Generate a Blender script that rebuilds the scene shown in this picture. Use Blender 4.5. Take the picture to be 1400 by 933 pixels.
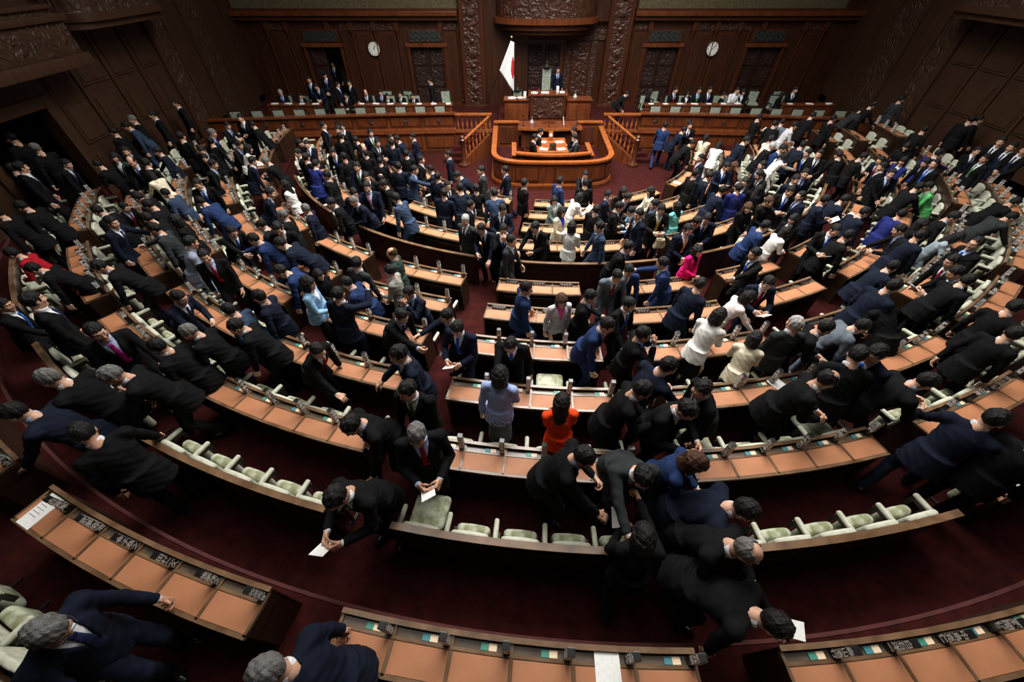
import bpy, bmesh, math, random
import numpy as np
from mathutils import Matrix, Vector
V3 = lambda *a: np.array(a, float)

# ---------------------------------------------------------------- signed distance surfaces -> meshes
class Field:
    def __init__(s, lo, hi, h):
        s.h = h; s.lo = np.array(lo, float)
        n = np.ceil((np.array(hi) - s.lo) / h).astype(int) + 1
        s.n = n; s.v = np.full(n, 0.3, np.float32)
    def box(s, lo, hi):
        a = np.clip(np.floor((lo - s.lo) / s.h).astype(int), 0, s.n); b = np.clip(np.ceil((hi - s.lo) / s.h).astype(int) + 1, 0, s.n)
        sl = tuple(slice(i, j) for i, j in zip(a, b))
        ax = [s.lo[i] + s.h * np.arange(a[i], b[i]) for i in range(3)]
        return sl, np.meshgrid(*ax, indexing='ij')
    def union(s, d, sl, k):
        v = s.v[sl]
        if k > 0:
            t = np.clip(0.5 + 0.5 * (v - d) / k, 0, 1)
            s.v[sl] = v * (1 - t) + d * t - k * t * (1 - t)
        else:
            s.v[sl] = np.minimum(v, d)
    def cone(s, a, b, ra, rb, k=0.02, m=0.06):
        a = np.array(a, float); b = np.array(b, float); r = max(ra, rb) + m
        sl, (X, Y, Z) = s.box(np.minimum(a, b) - r, np.maximum(a, b) + r)
        if X.size == 0: return
        u = b - a; L = u @ u + 1e-12
        t = np.clip(((X - a[0]) * u[0] + (Y - a[1]) * u[1] + (Z - a[2]) * u[2]) / L, 0, 1)
        d = np.sqrt((X - a[0] - t * u[0]) ** 2 + (Y - a[1] - t * u[1]) ** 2 + (Z - a[2] - t * u[2]) ** 2) - (ra + (rb - ra) * t)
        s.union(d, sl, k)
    def local(s, M, lo, hi, f, k=0.02, m=0.06):
        """f(x,y,z) in the frame M (4x4) over the local box lo..hi"""
        c = np.array([[x, y, z, 1] for x in (lo[0] - m, hi[0] + m) for y in (lo[1] - m, hi[1] + m) for z in (lo[2] - m, hi[2] + m)]) @ M.T
        sl, (X, Y, Z) = s.box(c[:, :3].min(0), c[:, :3].max(0))
        if X.size == 0: return
        I = np.linalg.inv(M)
        x, y, z = (I[i, 0] * X + I[i, 1] * Y + I[i, 2] * Z + I[i, 3] for i in range(3))
        s.union(f(x, y, z), sl, k)
    def ell(s, M, c, r, k=0.02):
        c = np.array(c); r = np.array(r)
        s.local(M, c - r, c + r, lambda x, y, z: (np.sqrt(((x - c[0]) / r[0]) ** 2 + ((y - c[1]) / r[1]) ** 2 + ((z - c[2]) / r[2]) ** 2) - 1) * r.min(), k)
    def grid(s):
        return np.meshgrid(*[s.lo[i] + s.h * np.arange(s.n[i]) for i in range(3)], indexing='ij')
    def mesh(s):
        v = s.v; n = v.shape
        neg = v < 0
        cnt = np.zeros([i - 1 for i in n], np.int8)
        for dx in (0, 1):
            for dy in (0, 1):
                for dz in (0, 1):
                    cnt += neg[dx:n[0] - 1 + dx, dy:n[1] - 1 + dy, dz:n[2] - 1 + dz]
        act = (cnt > 0) & (cnt < 8)
        idx = np.argwhere(act)
        if len(idx) == 0: return np.zeros((0, 3)), np.zeros((0, 4), int)
        num = np.full(act.shape, -1, np.int64); num[act] = np.arange(len(idx))
        acc = np.zeros((len(idx), 3)); w = np.zeros(len(idx))
        C = [(a, b, c) for a in (0, 1) for b in (0, 1) for c in (0, 1)]
        val = {c: v[idx[:, 0] + c[0], idx[:, 1] + c[1], idx[:, 2] + c[2]] for c in C}
        for c in C:
            for ax in range(3):
                if c[ax] == 0:
                    e = list(c); e[ax] = 1; e = tuple(e)
                    p, q = val[c], val[e]; m = (p < 0) != (q < 0)
                    t = np.where(m, p / np.where(m, p - q, 1), 0)
                    pos = np.tile(np.array(c, float), (len(idx), 1)); pos[:, ax] = t
                    acc += pos * m[:, None]; w += m
        P = s.lo + s.h * (idx + acc / w[:, None])
        F = []
        for ax in range(3):
            o1, o2 = [(1, 2), (2, 0), (0, 1)][ax]
            a = [slice(None)] * 3; b = [slice(None)] * 3; a[ax] = slice(0, -1); b[ax] = slice(1, None)
            m = neg[tuple(a)] != neg[tuple(b)]
            flip = neg[tuple(a)][m]
            e = np.argwhere(m)
            ok = (e[:, o1] > 0) & (e[:, o2] > 0) & (e[:, o1] < n[o1] - 1) & (e[:, o2] < n[o2] - 1)
            e = e[ok]; flip = flip[ok]
            def at(i, j):
                q = e.copy(); q[:, o1] -= i; q[:, o2] -= j
                return num[q[:, 0], q[:, 1], q[:, 2]]
            f = np.stack([at(1, 1), at(0, 1), at(0, 0), at(1, 0)], 1)
            f[~flip] = f[~flip][:, ::-1]
            F.append(f)
        return P, np.concatenate(F)

def to_mesh(name, parts, mats=(), smooth=True):
    """parts: list of (verts, faces, material index or array)"""
    vs, fs, mi, b = [], [], [], 0
    for P, F, m in parts:
        vs.append(P); fs.append(F + b); b += len(P)
        mi.append(np.full(len(F), m) if np.isscalar(m) else np.asarray(m))
    P = np.concatenate(vs); F = np.concatenate(fs); mi = np.concatenate(mi)
    me = bpy.data.meshes.new(name)
    me.vertices.add(len(P)); me.vertices.foreach_set('co', P.astype(np.float32).ravel())
    me.loops.add(F.size); me.loops.foreach_set('vertex_index', F.astype(np.int32).ravel())
    me.polygons.add(len(F)); me.polygons.foreach_set('loop_start', np.arange(0, F.size, 4, dtype=np.int32))
    me.polygons.foreach_set('loop_total', np.full(len(F), 4, np.int32))
    me.polygons.foreach_set('material_index', mi.astype(np.int32))
    me.polygons.foreach_set('use_smooth', np.full(len(F), smooth))
    me.update(calc_edges=True)
    for m in mats: me.materials.append(m)
    return me

def rx(a): c, s = math.cos(a), math.sin(a); return np.array([[1, 0, 0, 0], [0, c, s, 0], [0, -s, c, 0], [0, 0, 0, 1.]])   # + = forward
def rz(a): c, s = math.cos(a), math.sin(a); return np.array([[c, s, 0, 0], [-s, c, 0, 0], [0, 0, 1, 0], [0, 0, 0, 1.]])   # + = to the right
def ry(a): c, s = math.cos(a), math.sin(a); return np.array([[c, 0, s, 0], [0, 1, 0, 0], [-s, 0, c, 0], [0, 0, 0, 1.]])   # + = tilt right
def tr(v): M = np.eye(4); M[:3, 3] = v; return M
def ap(M, v): return (M @ np.array([*v, 1.0]))[:3]

ARM = dict(down=(.07, .03, -.53), front=(-.10, .26, -.34), paper=(-.07, .31, -.25), clasp=(-.15, .20, -.43), reach=(-.04, .50, -.17),
           desk=(.08, .36, -.44), face=(-.13, .24, .04), back=(.08, -.16, -.48), side=(.32, .14, -.36), lean=(.16, .22, -.50), up=(.05, .42, .05), swing=(.06, .18, -.50))
BASE = dict(lean=3, side=0, twist=0, hy=0, hp=6, legs='stand', L='down', R='down', fem=0, sit=0)
def arm_target(v): return ARM[v] if isinstance(v, str) else v

def ik(a, t, l1, l2, pole):
    d = t - a; L = np.linalg.norm(d); L2 = min(max(L, abs(l1 - l2) + .02), (l1 + l2) * .995)
    d = d / L; t = a + d * L2
    x = (l1 * l1 - l2 * l2 + L2 * L2) / (2 * L2); h = math.sqrt(max(l1 * l1 - x * x, 0))
    p = np.array(pole, float); p = p - d * (p @ d); p /= np.linalg.norm(p) + 1e-9
    return a + d * x + p * h, t

def joints(p):
    """skeleton of a 1.70 m person; x to the person's right, y forward, z up; feet on z = 0"""
    q = dict(BASE); q.update(p); J = {}
    le = math.radians(q['lean']); sd = math.radians(q['side'])
    sit = q['sit']
    pz = .50 if sit else .905 - .03 * (q['legs'] == 'walk') - .05 * (q['legs'] == 'step') - .04 * math.sin(min(le, 1.2))
    py = 0 if sit else -.20 * math.sin(le)
    pel = V3(0, py, pz); J['pel'] = pel
    T = tr(pel) @ rz(math.radians(q['twist'])) @ ry(sd) @ rx(le); J['T'] = T
    T0 = tr(pel) @ rz(math.radians(q['twist'] * .4)) @ ry(sd * .4) @ rx(le * .45); J['T0'] = T0
    up = T[:3, :3] @ V3(0, 0, 1)
    w = .165 if q['fem'] else .185
    neck = ap(T, (0, -.005, .505)); J['neck'] = neck
    hM = rz(math.radians(q['twist'] * .7 + q['hy'])) @ ry(sd * .6) @ rx(le * .55 + math.radians(q['hp']))
    nd = (T[:3, :3] @ V3(0, .12, 1)); nd = nd / np.linalg.norm(nd) * .5 + (hM[:3, :3] @ V3(0, .1, 1)) * .5; nd /= np.linalg.norm(nd)
    hc = neck + nd * .118 + hM[:3, :3] @ V3(0, .014, .032)
    J['H'] = tr(hc) @ hM; J['head'] = hc
    for s, k in ((-1, 'L'), (1, 'R')):
        sh = ap(T, (s * w, -.005, .445)); J['sh' + k] = sh
        t = arm_target(q[k]); R = rz(math.radians(q['twist']))[:3, :3]
        tw = sh + R @ V3(s * t[0], t[1], t[2])
        pole = R @ V3(s * .55, -.45, -.55) if t[2] < -.1 or t[1] > .2 else R @ V3(s * .4, -.8, 0)
        el, wr = ik(sh, tw, .275, .245, pole); J['el' + k] = el; J['wr' + k] = wr
        hp = ap(tr(pel) @ rz(math.radians(q['twist'] * .2)), (s * .088, 0, -.02)); J['hip' + k] = hp
        L = q['legs']
        if sit: kn = hp + V3(s * .03, .40, .01); an = kn + V3(0, .02, -(kn[2] - .085))
        else:
            f = {'stand': (.02 if s > 0 else -.02), 'walk': (.27 if s > 0 else -.27), 'step': (.36 if s > 0 else -.30), 'close': 0}.get(L, 0)
            an = V3(s * (.10 if L != 'close' else .07), f, .085 + (.05 if f < -.2 else 0))
            kn, an = ik(hp, an, .425, .415, V3(s * .12, 1, .05))
        J['kn' + k] = kn; J['an' + k] = an
        fd = V3(s * .22, 1, 0); 
        J['fd' + k] = fd / np.linalg.norm(fd)
    J['q'] = q
    return J

# ---------------------------------------------------------------- fixed pieces: head, hands, hair
def head_piece(fem):
    f = Field((-.11, -.13, -.17), (.11, .15, .16), .0062); E = np.eye(4)
    f.ell(E, (0, -.012, .03), (.076, .097, .098), .0)
    f.ell(E, (0, .018, -.045), (.060 if not fem else .056, .074, .082), .03)
    f.ell(E, (0, .062, -.098), (.026, .028, .022), .03)
    for s in (-1, 1):
        f.ell(E, (s * .040, .060, -.022), (.028, .026, .026), .02)
        f.ell(E, (s * .079, -.008, -.004), (.009, .022, .033), .006)
        f.cone((s * .014, .086, .036), (s * .045, .074, .038), .010, .008, .012)
    f.cone((0, .088, .022), (0, .106, -.026), .007, .0115, .012)
    for s in (-1, 1): f.ell(E, (s * .012, .094, -.030), (.009, .011, .008), .006)
    X, Y, Z = f.grid()
    for s in (-1, 1):                               # eye sockets and eyeballs
        d = np.sqrt((X - s * .031) ** 2 + (Y - .100) ** 2 + (Z - .012) ** 2) - .017
        f.v = np.maximum(f.v, -d + .002)
        f.ell(E, (s * .031, .077, .012), (.0135, .0135, .0125), .003)
    f.cone((-.019, .084, -.062), (.019, .084, -.062), .0075, .0075, .006)
    f.cone((0, -.02, -.05), (0, -.035, -.16), .050, .054, .03)
    P, F = f.mesh()
    c = P[F].mean(1); m = np.zeros(len(F), int)
    x, y, z = abs(c[:, 0]), c[:, 1], c[:, 2]
    eye = (((x - .031) / .0135) ** 2 + ((z - .012) / .0062) ** 2 < 1) & (y > .07)
    m[eye] = 1; m[eye & (abs(x - .031) < .0062)] = 2
    m[(abs(z - .036 + (x - .03) ** 2 * 6) < .0045) & (x > .013) & (x < .048) & (y > .06)] = 2
    m[(abs(z + .062) < .0065) & (x < .021) & (y > .078)] = 3
    return P, F, m

def hand_piece(grip):
    """right hand, wrist at origin, fingers along -z, palm towards -x side of a right hand hanging down, thumb forward (+y)"""
    f = Field((-.075, -.07, -.215), (.055, .095, .03), .0055)
    f.cone((0, 0, .02), (0, 0, -.03), .027, .026, .01)
    M = np.eye(4)
    f.local(M, (-.018, -.045, -.10), (.018, .045, -.01), lambda x, y, z: np.maximum.reduce([abs(x) - .012, abs(y) - .036, abs(z + .055) - .043]) - .006, .012)
    for i, (y, L) in enumerate(((.031, .078), (.010, .088), (-.011, .081), (-.031, .062))):
        a = V3(0, y, -.098); cur = (.35, .85, 1.2) if not grip else (.9, 1.75, 2.5)
        k = L / 3
        for j in range(3):
            ang = cur[j] * (.8 + .1 * i)
            b = a + V3(-math.sin(ang) * k, y * .06, -math.cos(ang) * k)
            f.cone(a, b, .0098 - .0009 * j, .0090 - .0009 * j, .003); a = b
    a = V3(-.006, .034, -.035); b = a + V3(-.014, .028, -.030); c = b + V3(-.018, .010, -.030)
    if grip: c = b + V3(-.026, -.008, -.022)
    f.cone(a, b, .014, .012, .008); f.cone(b, c, .0115, .009, .003)
    return f.mesh()

def hair_piece(style):
    f = Field((-.16, -.20, -.34), (.16, .16, .17), .0085 if style in ('bob', 'long', 'tail') else .0075); E = np.eye(4)
    f.ell(E, (0, -.016, .036), (.087, .107, .106), 0)
    X, Y, Z = f.grid()
    t = np.clip((Y + .065) / .135, 0, 1); t = t * t * (3 - 2 * t)
    zc = -.106 + .172 * t
    side = (abs(X) > .06) & (Y < .045) & (Y > -.02)
    zc = np.where(side, np.minimum(zc, -.012), zc)
    if style == 'side': zc = zc - .012 * np.sin(X * 30 + .8) * (Y > .04)
    if style == 'bald': f.v = np.maximum(f.v, -(np.sqrt((X / .074) ** 2 + ((Y - .03) / .105) ** 2 + ((Z - .13) / .10) ** 2) - 1) * .07)
    if style == 'thin': zc = np.where(Y > .0, zc + .022, zc)
    f.v = np.maximum(f.v, (zc - Z) * .8).astype(np.float32)
    if style in ('bob', 'long', 'tail'):
        lo = {'bob': -.125, 'long': -.27, 'tail': -.08}[style]
        q = np.sqrt((X / .100) ** 2 + ((Y + .022) / .112) ** 2)
        d = np.maximum.reduce([(q - 1) * .09, lo - Z, Z - .05, np.where(abs(X) < .068, Y + .0 , Y - .05)])
        f.union(d.astype(np.float32), (slice(None),) * 3, .025)
        fr = np.maximum.reduce([np.sqrt((X / .084) ** 2 + ((Y - .02) / .088) ** 2 + ((Z - .03) / .085) ** 2) * .085 - .085, .040 - Z, .03 - Y])
        f.union(fr.astype(np.float32), (slice(None),) * 3, .01)
    if style == 'tail':
        f.cone((0, -.12, .03), (0, -.165, -.05), .022, .03, .02); f.cone((0, -.165, -.05), (0, -.15, -.22), .03, .014, .02)
    n = np.sin(X * 190 + Y * 40) * np.sin(Z * 50 + Y * 120) * .0032 + np.sin(X * 70 + 1) * np.sin(Y * 85 + Z * 30) * .0042
    f.v = (f.v + n).astype(np.float32)
    return f.mesh()

HEADS = {}; HANDS = {}; HAIR = {}
def mirror(P, F): Q = P.copy(); Q[:, 0] *= -1; return Q, F[:, ::-1]
def xf(P, M): return P @ M[:3, :3].T + M[:3, 3]

def frame_from(zaxis, yhint):
    z = zaxis / np.linalg.norm(zaxis); y = yhint - z * (yhint @ z); y /= np.linalg.norm(y) + 1e-9; x = np.cross(y, z)
    M = np.eye(4); M[:3, 0], M[:3, 1], M[:3, 2] = x, y, z; return M

def interp(z, hs, ws):
    return np.interp(z, hs, ws)

def wrinkle(f, amp):
    X, Y, Z = f.grid()
    f.v = (f.v + amp * np.sin(X * 38 + Y * 21 + Z * 17) * np.sin(Y * 33 - Z * 29 + 1.3) + amp * .6 * np.sin(Z * 71 + X * 50 + Y * 13)).astype(np.float32)

def build_person(name, p, h, dress=None):
    """returns dict of meshes for one pose: body, jacket, trousers/skirt, shirt, tie, shoe meshes + head matrix"""
    J = joints(p); q = J['q']; fem = q['fem']
    T, T0 = J['T'], J['T0']; out = {'J': J}
    pts = np.array([J[k] for k in J if k not in ('T', 'T0', 'H', 'q') and not k.startswith('fd')])
    lo, hi = pts.min(0) - .22, pts.max(0) + .22; lo[2] = -.02
    hb = max(h, .013)
    # --- body (continuous skin): head, neck, trunk, arms, hands, legs
    f = Field(lo, hi, hb * 1.15)
    f.cone(J['pel'], ap(T, (0, 0, .40)), .085, .09, .03)
    f.cone(ap(T, (0, -.005, .42)), J['neck'], .06, .058, .03)
    f.cone(J['neck'], ap(J['H'], (0, -.02, -.05)), .055, .052, .03)
    for k in 'LR':
        f.cone(ap(T, (0, 0, .42)), J['sh' + k], .05, .042, .02)
        f.cone(J['sh' + k], J['el' + k], .040, .033, .01); f.cone(J['el' + k], J['wr' + k], .032, .026, .01)
        f.cone(J['hip' + k], J['kn' + k], .065, .045, .02); f.cone(J['kn' + k], J['an' + k], .044, .034, .01)
    parts = [(*f.mesh(), 0)]
    if fem not in HEADS: HEADS[fem] = head_piece(fem)
    P, F, m = HEADS[fem]; parts.append((xf(P, J['H']), F, m))
    for s, k in ((-1, 'L'), (1, 'R')):
        t = q[k]; g = 0 if t in ('down', 'desk', 'lean', 'back', 'swing') else 1
        if g not in HANDS: HANDS[g] = hand_piece(g)
        P, F = HANDS[g]
        if s < 0: P, F = mirror(P, F)
        d = J['wr' + k] - J['el' + k]; d = d / np.linalg.norm(d)
        if t in ('desk', 'lean'): d = d * .45 + V3(0, .75, -.35); hint = V3(-s, .1, 0)
        elif d[2] < -.75: hint = V3(0, 1, 0)
        else: hint = V3(-s * .3, .1, 1)
        if t == 'desk' or t == 'lean':
            M = frame_from(-d, hint)
        else: M = frame_from(-d, hint)
        M[:3, 3] = J['wr' + k] + d * .022
        parts.append((xf(P, M), F, 0)); out['hand' + k] = J['wr' + k] + d * .09
    out['body'] = parts
    # --- jacket
    skirt = dress == 'dress' or dress == 'kimono'
    f = Field(lo, hi, h); W = .90 if fem else 1.0
    hs = [-.05, .0, .12, .22, .32, .40, .455, .50, .53]
    ws = [w * W for w in (.172, .168, .158, .168, .183, .180, .145, .085, .062)]
    ds = [.122, .118, .116, .124, .132, .122, .098, .074, .062]
    def torso(x, y, z):
        w = interp(z, hs, ws); d = interp(z, hs, ds)
        b = (np.sqrt((x / w) ** 2 + ((y - .006) / d) ** 2) - 1) * np.minimum(w, d)
        return np.maximum(b, np.maximum(-.06 - z, z - .512))
    f.local(T, (-.22, -.16, -.06), (.22, .16, .53), torso, 0)
    jl = .185 if not fem else .13
    def tail(x, y, z):
        t = np.clip((.06 - z) / (.06 + jl), 0, 1); w = (.176 + .026 * t) * (W + .06 * fem); d = .136 + .030 * t; y = y + .012
        b = (np.sqrt((x / w) ** 2 + (y / d) ** 2) - 1) * d
        return np.maximum(b, np.maximum(-jl - z, z - .10))
    f.local(T0, (-.25, -.21, -jl), (.25, .19, .10), tail, .05)
    for s, k in ((-1, 'L'), (1, 'R')):
        f.cone(ap(T, (s * .05, -.01, .485)), J['sh' + k], .050, .062 * (.92 if fem else 1), .035)
        f.cone(J['sh' + k], J['el' + k], .064 * (.88 if fem else 1), .052 * (.9 if fem else 1), .03)
        wr = J['wr' + k] + (J['el' + k] - J['wr' + k]) * .06
        f.cone(J['el' + k], wr, .052 * (.9 if fem else 1), .043 * (.9 if fem else 1), .012)
    wrinkle(f, .0032)
    # open front: V neck down to the button, and the neck hole
    I = np.linalg.inv(T); X, Y, Z = f.grid()
    x = I[0, 0] * X + I[0, 1] * Y + I[0, 2] * Z + I[0, 3]; y = I[1, 0] * X + I[1, 1] * Y + I[1, 2] * Z + I[1, 3]; z = I[2, 0] * X + I[2, 1] * Y + I[2, 2] * Z + I[2, 3]
    zv = .20
    vw = np.clip((z - zv) / (.47 - zv), 0, 1.1) * .066
    inside = np.where((y > .02) & (z > zv), vw - abs(x), -.1)
    lap = np.where((y > .02) & (z > zv + .01) & (z < .47), np.exp(-((abs(x) - vw - .022) / .018) ** 2) * .007, 0)
    f.v = (f.v - lap).astype(np.float32)
    cut = np.minimum(inside, .1)
    near = f.v > -.034
    f.v = np.where(near & (z > zv), np.maximum(f.v, cut), f.v).astype(np.float32)
    neck = .074 - np.sqrt(x ** 2 + (y - .01) ** 2); f.v = np.where(z > .462, np.maximum(f.v, neck), f.v).astype(np.float32)
    for k in 'LR':                                                    # hollow the cuffs
        a = J['el' + k] + (J['wr' + k] - J['el' + k]) * .88; b = J['wr' + k] + (J['wr' + k] - J['el' + k]) * .1
    out['jacket'] = [(*f.mesh(), 0)]
    # --- shirt: collar, chest panel, cuffs
    f = Field(lo, hi, h)
    def chest(x, y, z):
        w = interp(z, hs, ws) - .014; d = interp(z, hs, ds) - .010
        b = (np.sqrt((x / w) ** 2 + ((y - .006) / d) ** 2) - 1) * np.minimum(w, d)
        return np.maximum.reduce([b, .10 - z, z - .52, abs(x) - .085, -y])
    f.local(T, (-.1, -.02, .10), (.1, .15, .53), chest, 0)
    cm = T.copy()
    def collar(x, y, z):
        r = np.sqrt(x ** 2 + (y - .010 - (z - .5) * .12) ** 2)
        return np.maximum(abs(r - .064) - .0085, abs(z - .522 + y * .28) - .040)
    f.local(cm, (-.08, -.08, .45), (.08, .09, .56), collar, 0)
    for k in 'LR':
        d = J['wr' + k] - J['el' + k]; f.cone(J['wr' + k] - d * .10, J['wr' + k] + d * .035, .034, .035, 0)
    out['shirt'] = [(*f.mesh(), 0)]
    # --- tie
    if not fem:
        f = Field(lo, hi, min(h, .012))
        def tie(x, y, z):
            w = np.interp(z, [.12, .18, .44, .455, .475, .49], [.036, .040, .024, .022, .026, .022]); d = interp(z, hs, ds)
            sf = .006 + d * np.sqrt(np.clip(1 - (x / np.maximum(interp(z, hs, ws), .05)) ** 2, 0, 1)) - .004 + np.where(z > .45, .012, 0)
            return np.maximum.reduce([abs(y - sf) - .0085, abs(x) - w, .13 - z, z - .488])
        f.local(T, (-.05, .0, .12), (.05, .2, .50), tie, 0)
        out['tie'] = [(*f.mesh(), 0)]
    # --- trousers or skirt
    f = Field(lo, hi, h * 1.1)
    Mh = tr(J['pel'])
    f.ell(Mh, (0, .0, -.02), (.155, .108, .14), 0)
    f.local(T0, (-.16, -.12, -.05), (.16, .12, .12), lambda x, y, z: np.maximum((np.sqrt((x / .148) ** 2 + (y / .098) ** 2) - 1) * .098, abs(z - .03) - .08), .03)
    if dress in ('skirt', 'dress', 'kimono') and not q['sit']:
        L = .48 if dress == 'skirt' else .66 if dress == 'dress' else .84
        a0 = (J['kn' + 'L'] + J['kn' + 'R']) / 2
        f.cone(J['pel'] + V3(0, 0, -.03), V3(J['pel'][0], J['pel'][1] * .5 + a0[1] * .3, J['pel'][2] - L), .132, .165, .03)
        legcol = 1
    else:
        for k in 'LR':
            f.cone(J['hip' + k], J['kn' + k], .092 * W, .068 * W, .03); f.cone(J['kn' + k], J['an' + k] + V3(0, 0, -.02), .067 * W, .058 * W, .015)
    wrinkle(f, .0035)
    out['trousers'] = [(*f.mesh(), 0)]
    # --- shoes
    for k in 'LR':
        f = Field(J['an' + k] - V3(.16, .2, .12), J['an' + k] + V3(.16, .26, .1), max(min(h, .012), .009))
        d = J['fd' + k]; a = J['an' + k]; g = .04 if not fem else .036
        f.cone(a + V3(0, 0, -.02), V3(a[0], a[1], a[2] - .045), .047, .042, .02)
        f.cone(V3(a[0], a[1], a[2] - .05) - d * .035, V3(a[0], a[1], a[2] - .055) + d * .12, g, g * .9, .02)
        f.cone(V3(a[0], a[1], a[2] - .055) + d * .12, V3(a[0], a[1], a[2] - .06) + d * .165, g * .9, g * .6, .02)
        X, Y, Z = f.grid(); f.v = np.maximum(f.v, (a[2] - .085 + .001) - Z).astype(np.float32)
        out['shoe' + k] = [(*f.mesh(), 0)]
    return out
# ---------------------------------------------------------------- scene helpers
S = bpy.context.scene; COL = S.collection
for _c in list(bpy.data.objects): bpy.data.objects.remove(_c)
RND = random.Random(7)
PI = math.pi
CX, CY, ZCAM = 1.522, 16.57, 6.1            # centre of the seat arcs; height of the camera
XL, XR, YB, YR, HT = -12.3, 15.3, 21.8, -6.0, 12.5
AX = 1.5                                     # hall axis
RK = dict(M=5.87, L=6.88, K=7.89, J=8.90, G=10.60, F=11.58, E=12.65, D=13.62, C=14.65, A=16.62)
ZD = dict(M=.811, L=.949, K=1.103, J=1.215, G=1.271, F=1.383, E=1.585, D=1.619, C=1.650, A=1.959)
ZF = {k: v - .70 for k, v in ZD.items()}
ORDER = 'MLKJGFEDCA'
FAR = {k: RK[k] - .38 for k in ORDER}
BACK = {k: FAR[ORDER[i + 1]] - .015 for i, k in enumerate(ORDER[:-1])}
BACK['J'] = 9.49; BACK['C'] = 15.38; BACK['A'] = 17.34
ORD = dict(M='first', L='second', K='third', J='fourth', G='fifth', F='sixth', E='seventh', D='eighth', C='ninth', A='tenth')

def pol(R, phi): a = math.radians(phi); return CX + R * math.sin(a), CY - R * math.cos(a)
def floor_z(x, y):
    R = math.hypot(x - CX, y - CY)
    if R > 16.15: return ZF['A']
    if R > FAR['C']: return ZF['C']
    z = 0.0
    for k in 'MLKJGFED':
        if R >= (FAR[k] - .03 if k != 'G' else 10.1): z = ZF[k]
    return z

def node_mat(name):
    m = bpy.data.materials.new(name); m.use_nodes = True
    nt = m.node_tree; return m, nt, nt.nodes['Principled BSDF']
def setc(b, c, r=.5, metal=0, spec=None):
    b.inputs['Base Color'].default_value = (*c, 1); b.inputs['Roughness'].default_value = r; b.inputs['Metallic'].default_value = metal
    if spec is not None: b.inputs['Specular IOR Level'].default_value = spec
def plain(name, c, r=.5, metal=0, spec=None):
    m, nt, b = node_mat(name); setc(b, c, r, metal, spec); return m
def noise_mat(name, c1, c2, scale, r=.6, detail=4, stretch=(1, 1, 1), bump=0, bscale=None, spec=None, contrast=(.35, .65), coord='Object'):
    m, nt, b = node_mat(name); setc(b, c1, r, 0, spec)
    tc = nt.nodes.new('ShaderNodeTexCoord'); mp = nt.nodes.new('ShaderNodeMapping'); mp.inputs['Scale'].default_value = stretch
    nt.links.new(tc.outputs[coord], mp.inputs['Vector'])
    n = nt.nodes.new('ShaderNodeTexNoise'); n.inputs['Scale'].default_value = scale; n.inputs['Detail'].default_value = detail
    nt.links.new(mp.outputs[0], n.inputs['Vector'])
    cr = nt.nodes.new('ShaderNodeValToRGB'); cr.color_ramp.elements[0].position = contrast[0]; cr.color_ramp.elements[1].position = contrast[1]
    cr.color_ramp.elements[0].color = (*c1, 1); cr.color_ramp.elements[1].color = (*c2, 1)
    nt.links.new(n.outputs['Fac'], cr.inputs[0]); nt.links.new(cr.outputs[0], b.inputs['Base Color'])
    if bump:
        n2 = nt.nodes.new('ShaderNodeTexNoise'); n2.inputs['Scale'].default_value = bscale or scale * 2; n2.inputs['Detail'].default_value = 3
        nt.links.new(tc.outputs[coord], n2.inputs['Vector'])
        bp = nt.nodes.new('ShaderNodeBump'); bp.inputs['Strength'].default_value = bump; bp.inputs['Distance'].default_value = .02
        nt.links.new(n2.outputs['Fac'], bp.inputs['Height']); nt.links.new(bp.outputs[0], b.inputs['Normal'])
    return m
def carved_mat(name, c1, c2, scale, r=.5, dist=.05):
    """wood with scrolls and leaves cut into it"""
    m, nt, b = node_mat(name); setc(b, c1, r)
    tc = nt.nodes.new('ShaderNodeTexCoord')
    n = nt.nodes.new('ShaderNodeTexNoise'); n.inputs['Scale'].default_value = scale * .5; n.inputs['Detail'].default_value = 1
    nt.links.new(tc.outputs['Object'], n.inputs['Vector'])
    mx = nt.nodes.new('ShaderNodeMixRGB'); mx.blend_type = 'ADD'; mx.inputs[0].default_value = .35
    nt.links.new(tc.outputs['Object'], mx.inputs[1]); nt.links.new(n.outputs['Color'], mx.inputs[2])
    w = nt.nodes.new('ShaderNodeTexWave'); w.wave_type = 'RINGS'; w.rings_direction = 'SPHERICAL'; w.inputs['Scale'].default_value = scale * .55; w.inputs['Distortion'].default_value = 9; w.inputs['Detail'].default_value = 1.5; w.inputs['Detail Scale'].default_value = 1.6
    nt.links.new(mx.outputs[0], w.inputs['Vector'])
    v = nt.nodes.new('ShaderNodeTexVoronoi'); v.inputs['Scale'].default_value = scale; nt.links.new(mx.outputs[0], v.inputs['Vector'])
    ad = nt.nodes.new('ShaderNodeMath'); ad.operation = 'SUBTRACT'; nt.links.new(w.outputs['Fac'], ad.inputs[0]); nt.links.new(v.outputs['Distance'], ad.inputs[1])
    bp = nt.nodes.new('ShaderNodeBump'); bp.inputs['Strength'].default_value = 1; bp.inputs['Distance'].default_value = dist
    nt.links.new(ad.outputs[0], bp.inputs['Height']); nt.links.new(bp.outputs[0], b.inputs['Normal'])
    cr = nt.nodes.new('ShaderNodeValToRGB'); cr.color_ramp.elements[0].color = (*c1, 1); cr.color_ramp.elements[1].color = (*c2, 1)
    nt.links.new(n.outputs['Fac'], cr.inputs[0]); nt.links.new(cr.outputs[0], b.inputs['Base Color'])
    return m
WD = (.050, .0170, .0075); WD2 = (.030, .0100, .0046)
M = {}
M['wall'] = noise_mat('walnut_panel', WD2, WD, 1.6, .36, 5, (6, 6, .5), .05, 40)
M['wall2'] = noise_mat('walnut_moulding', (.050, .0135, .0055), (.072, .021, .0085), 2, .32, 4, (5, 5, .6))
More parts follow.
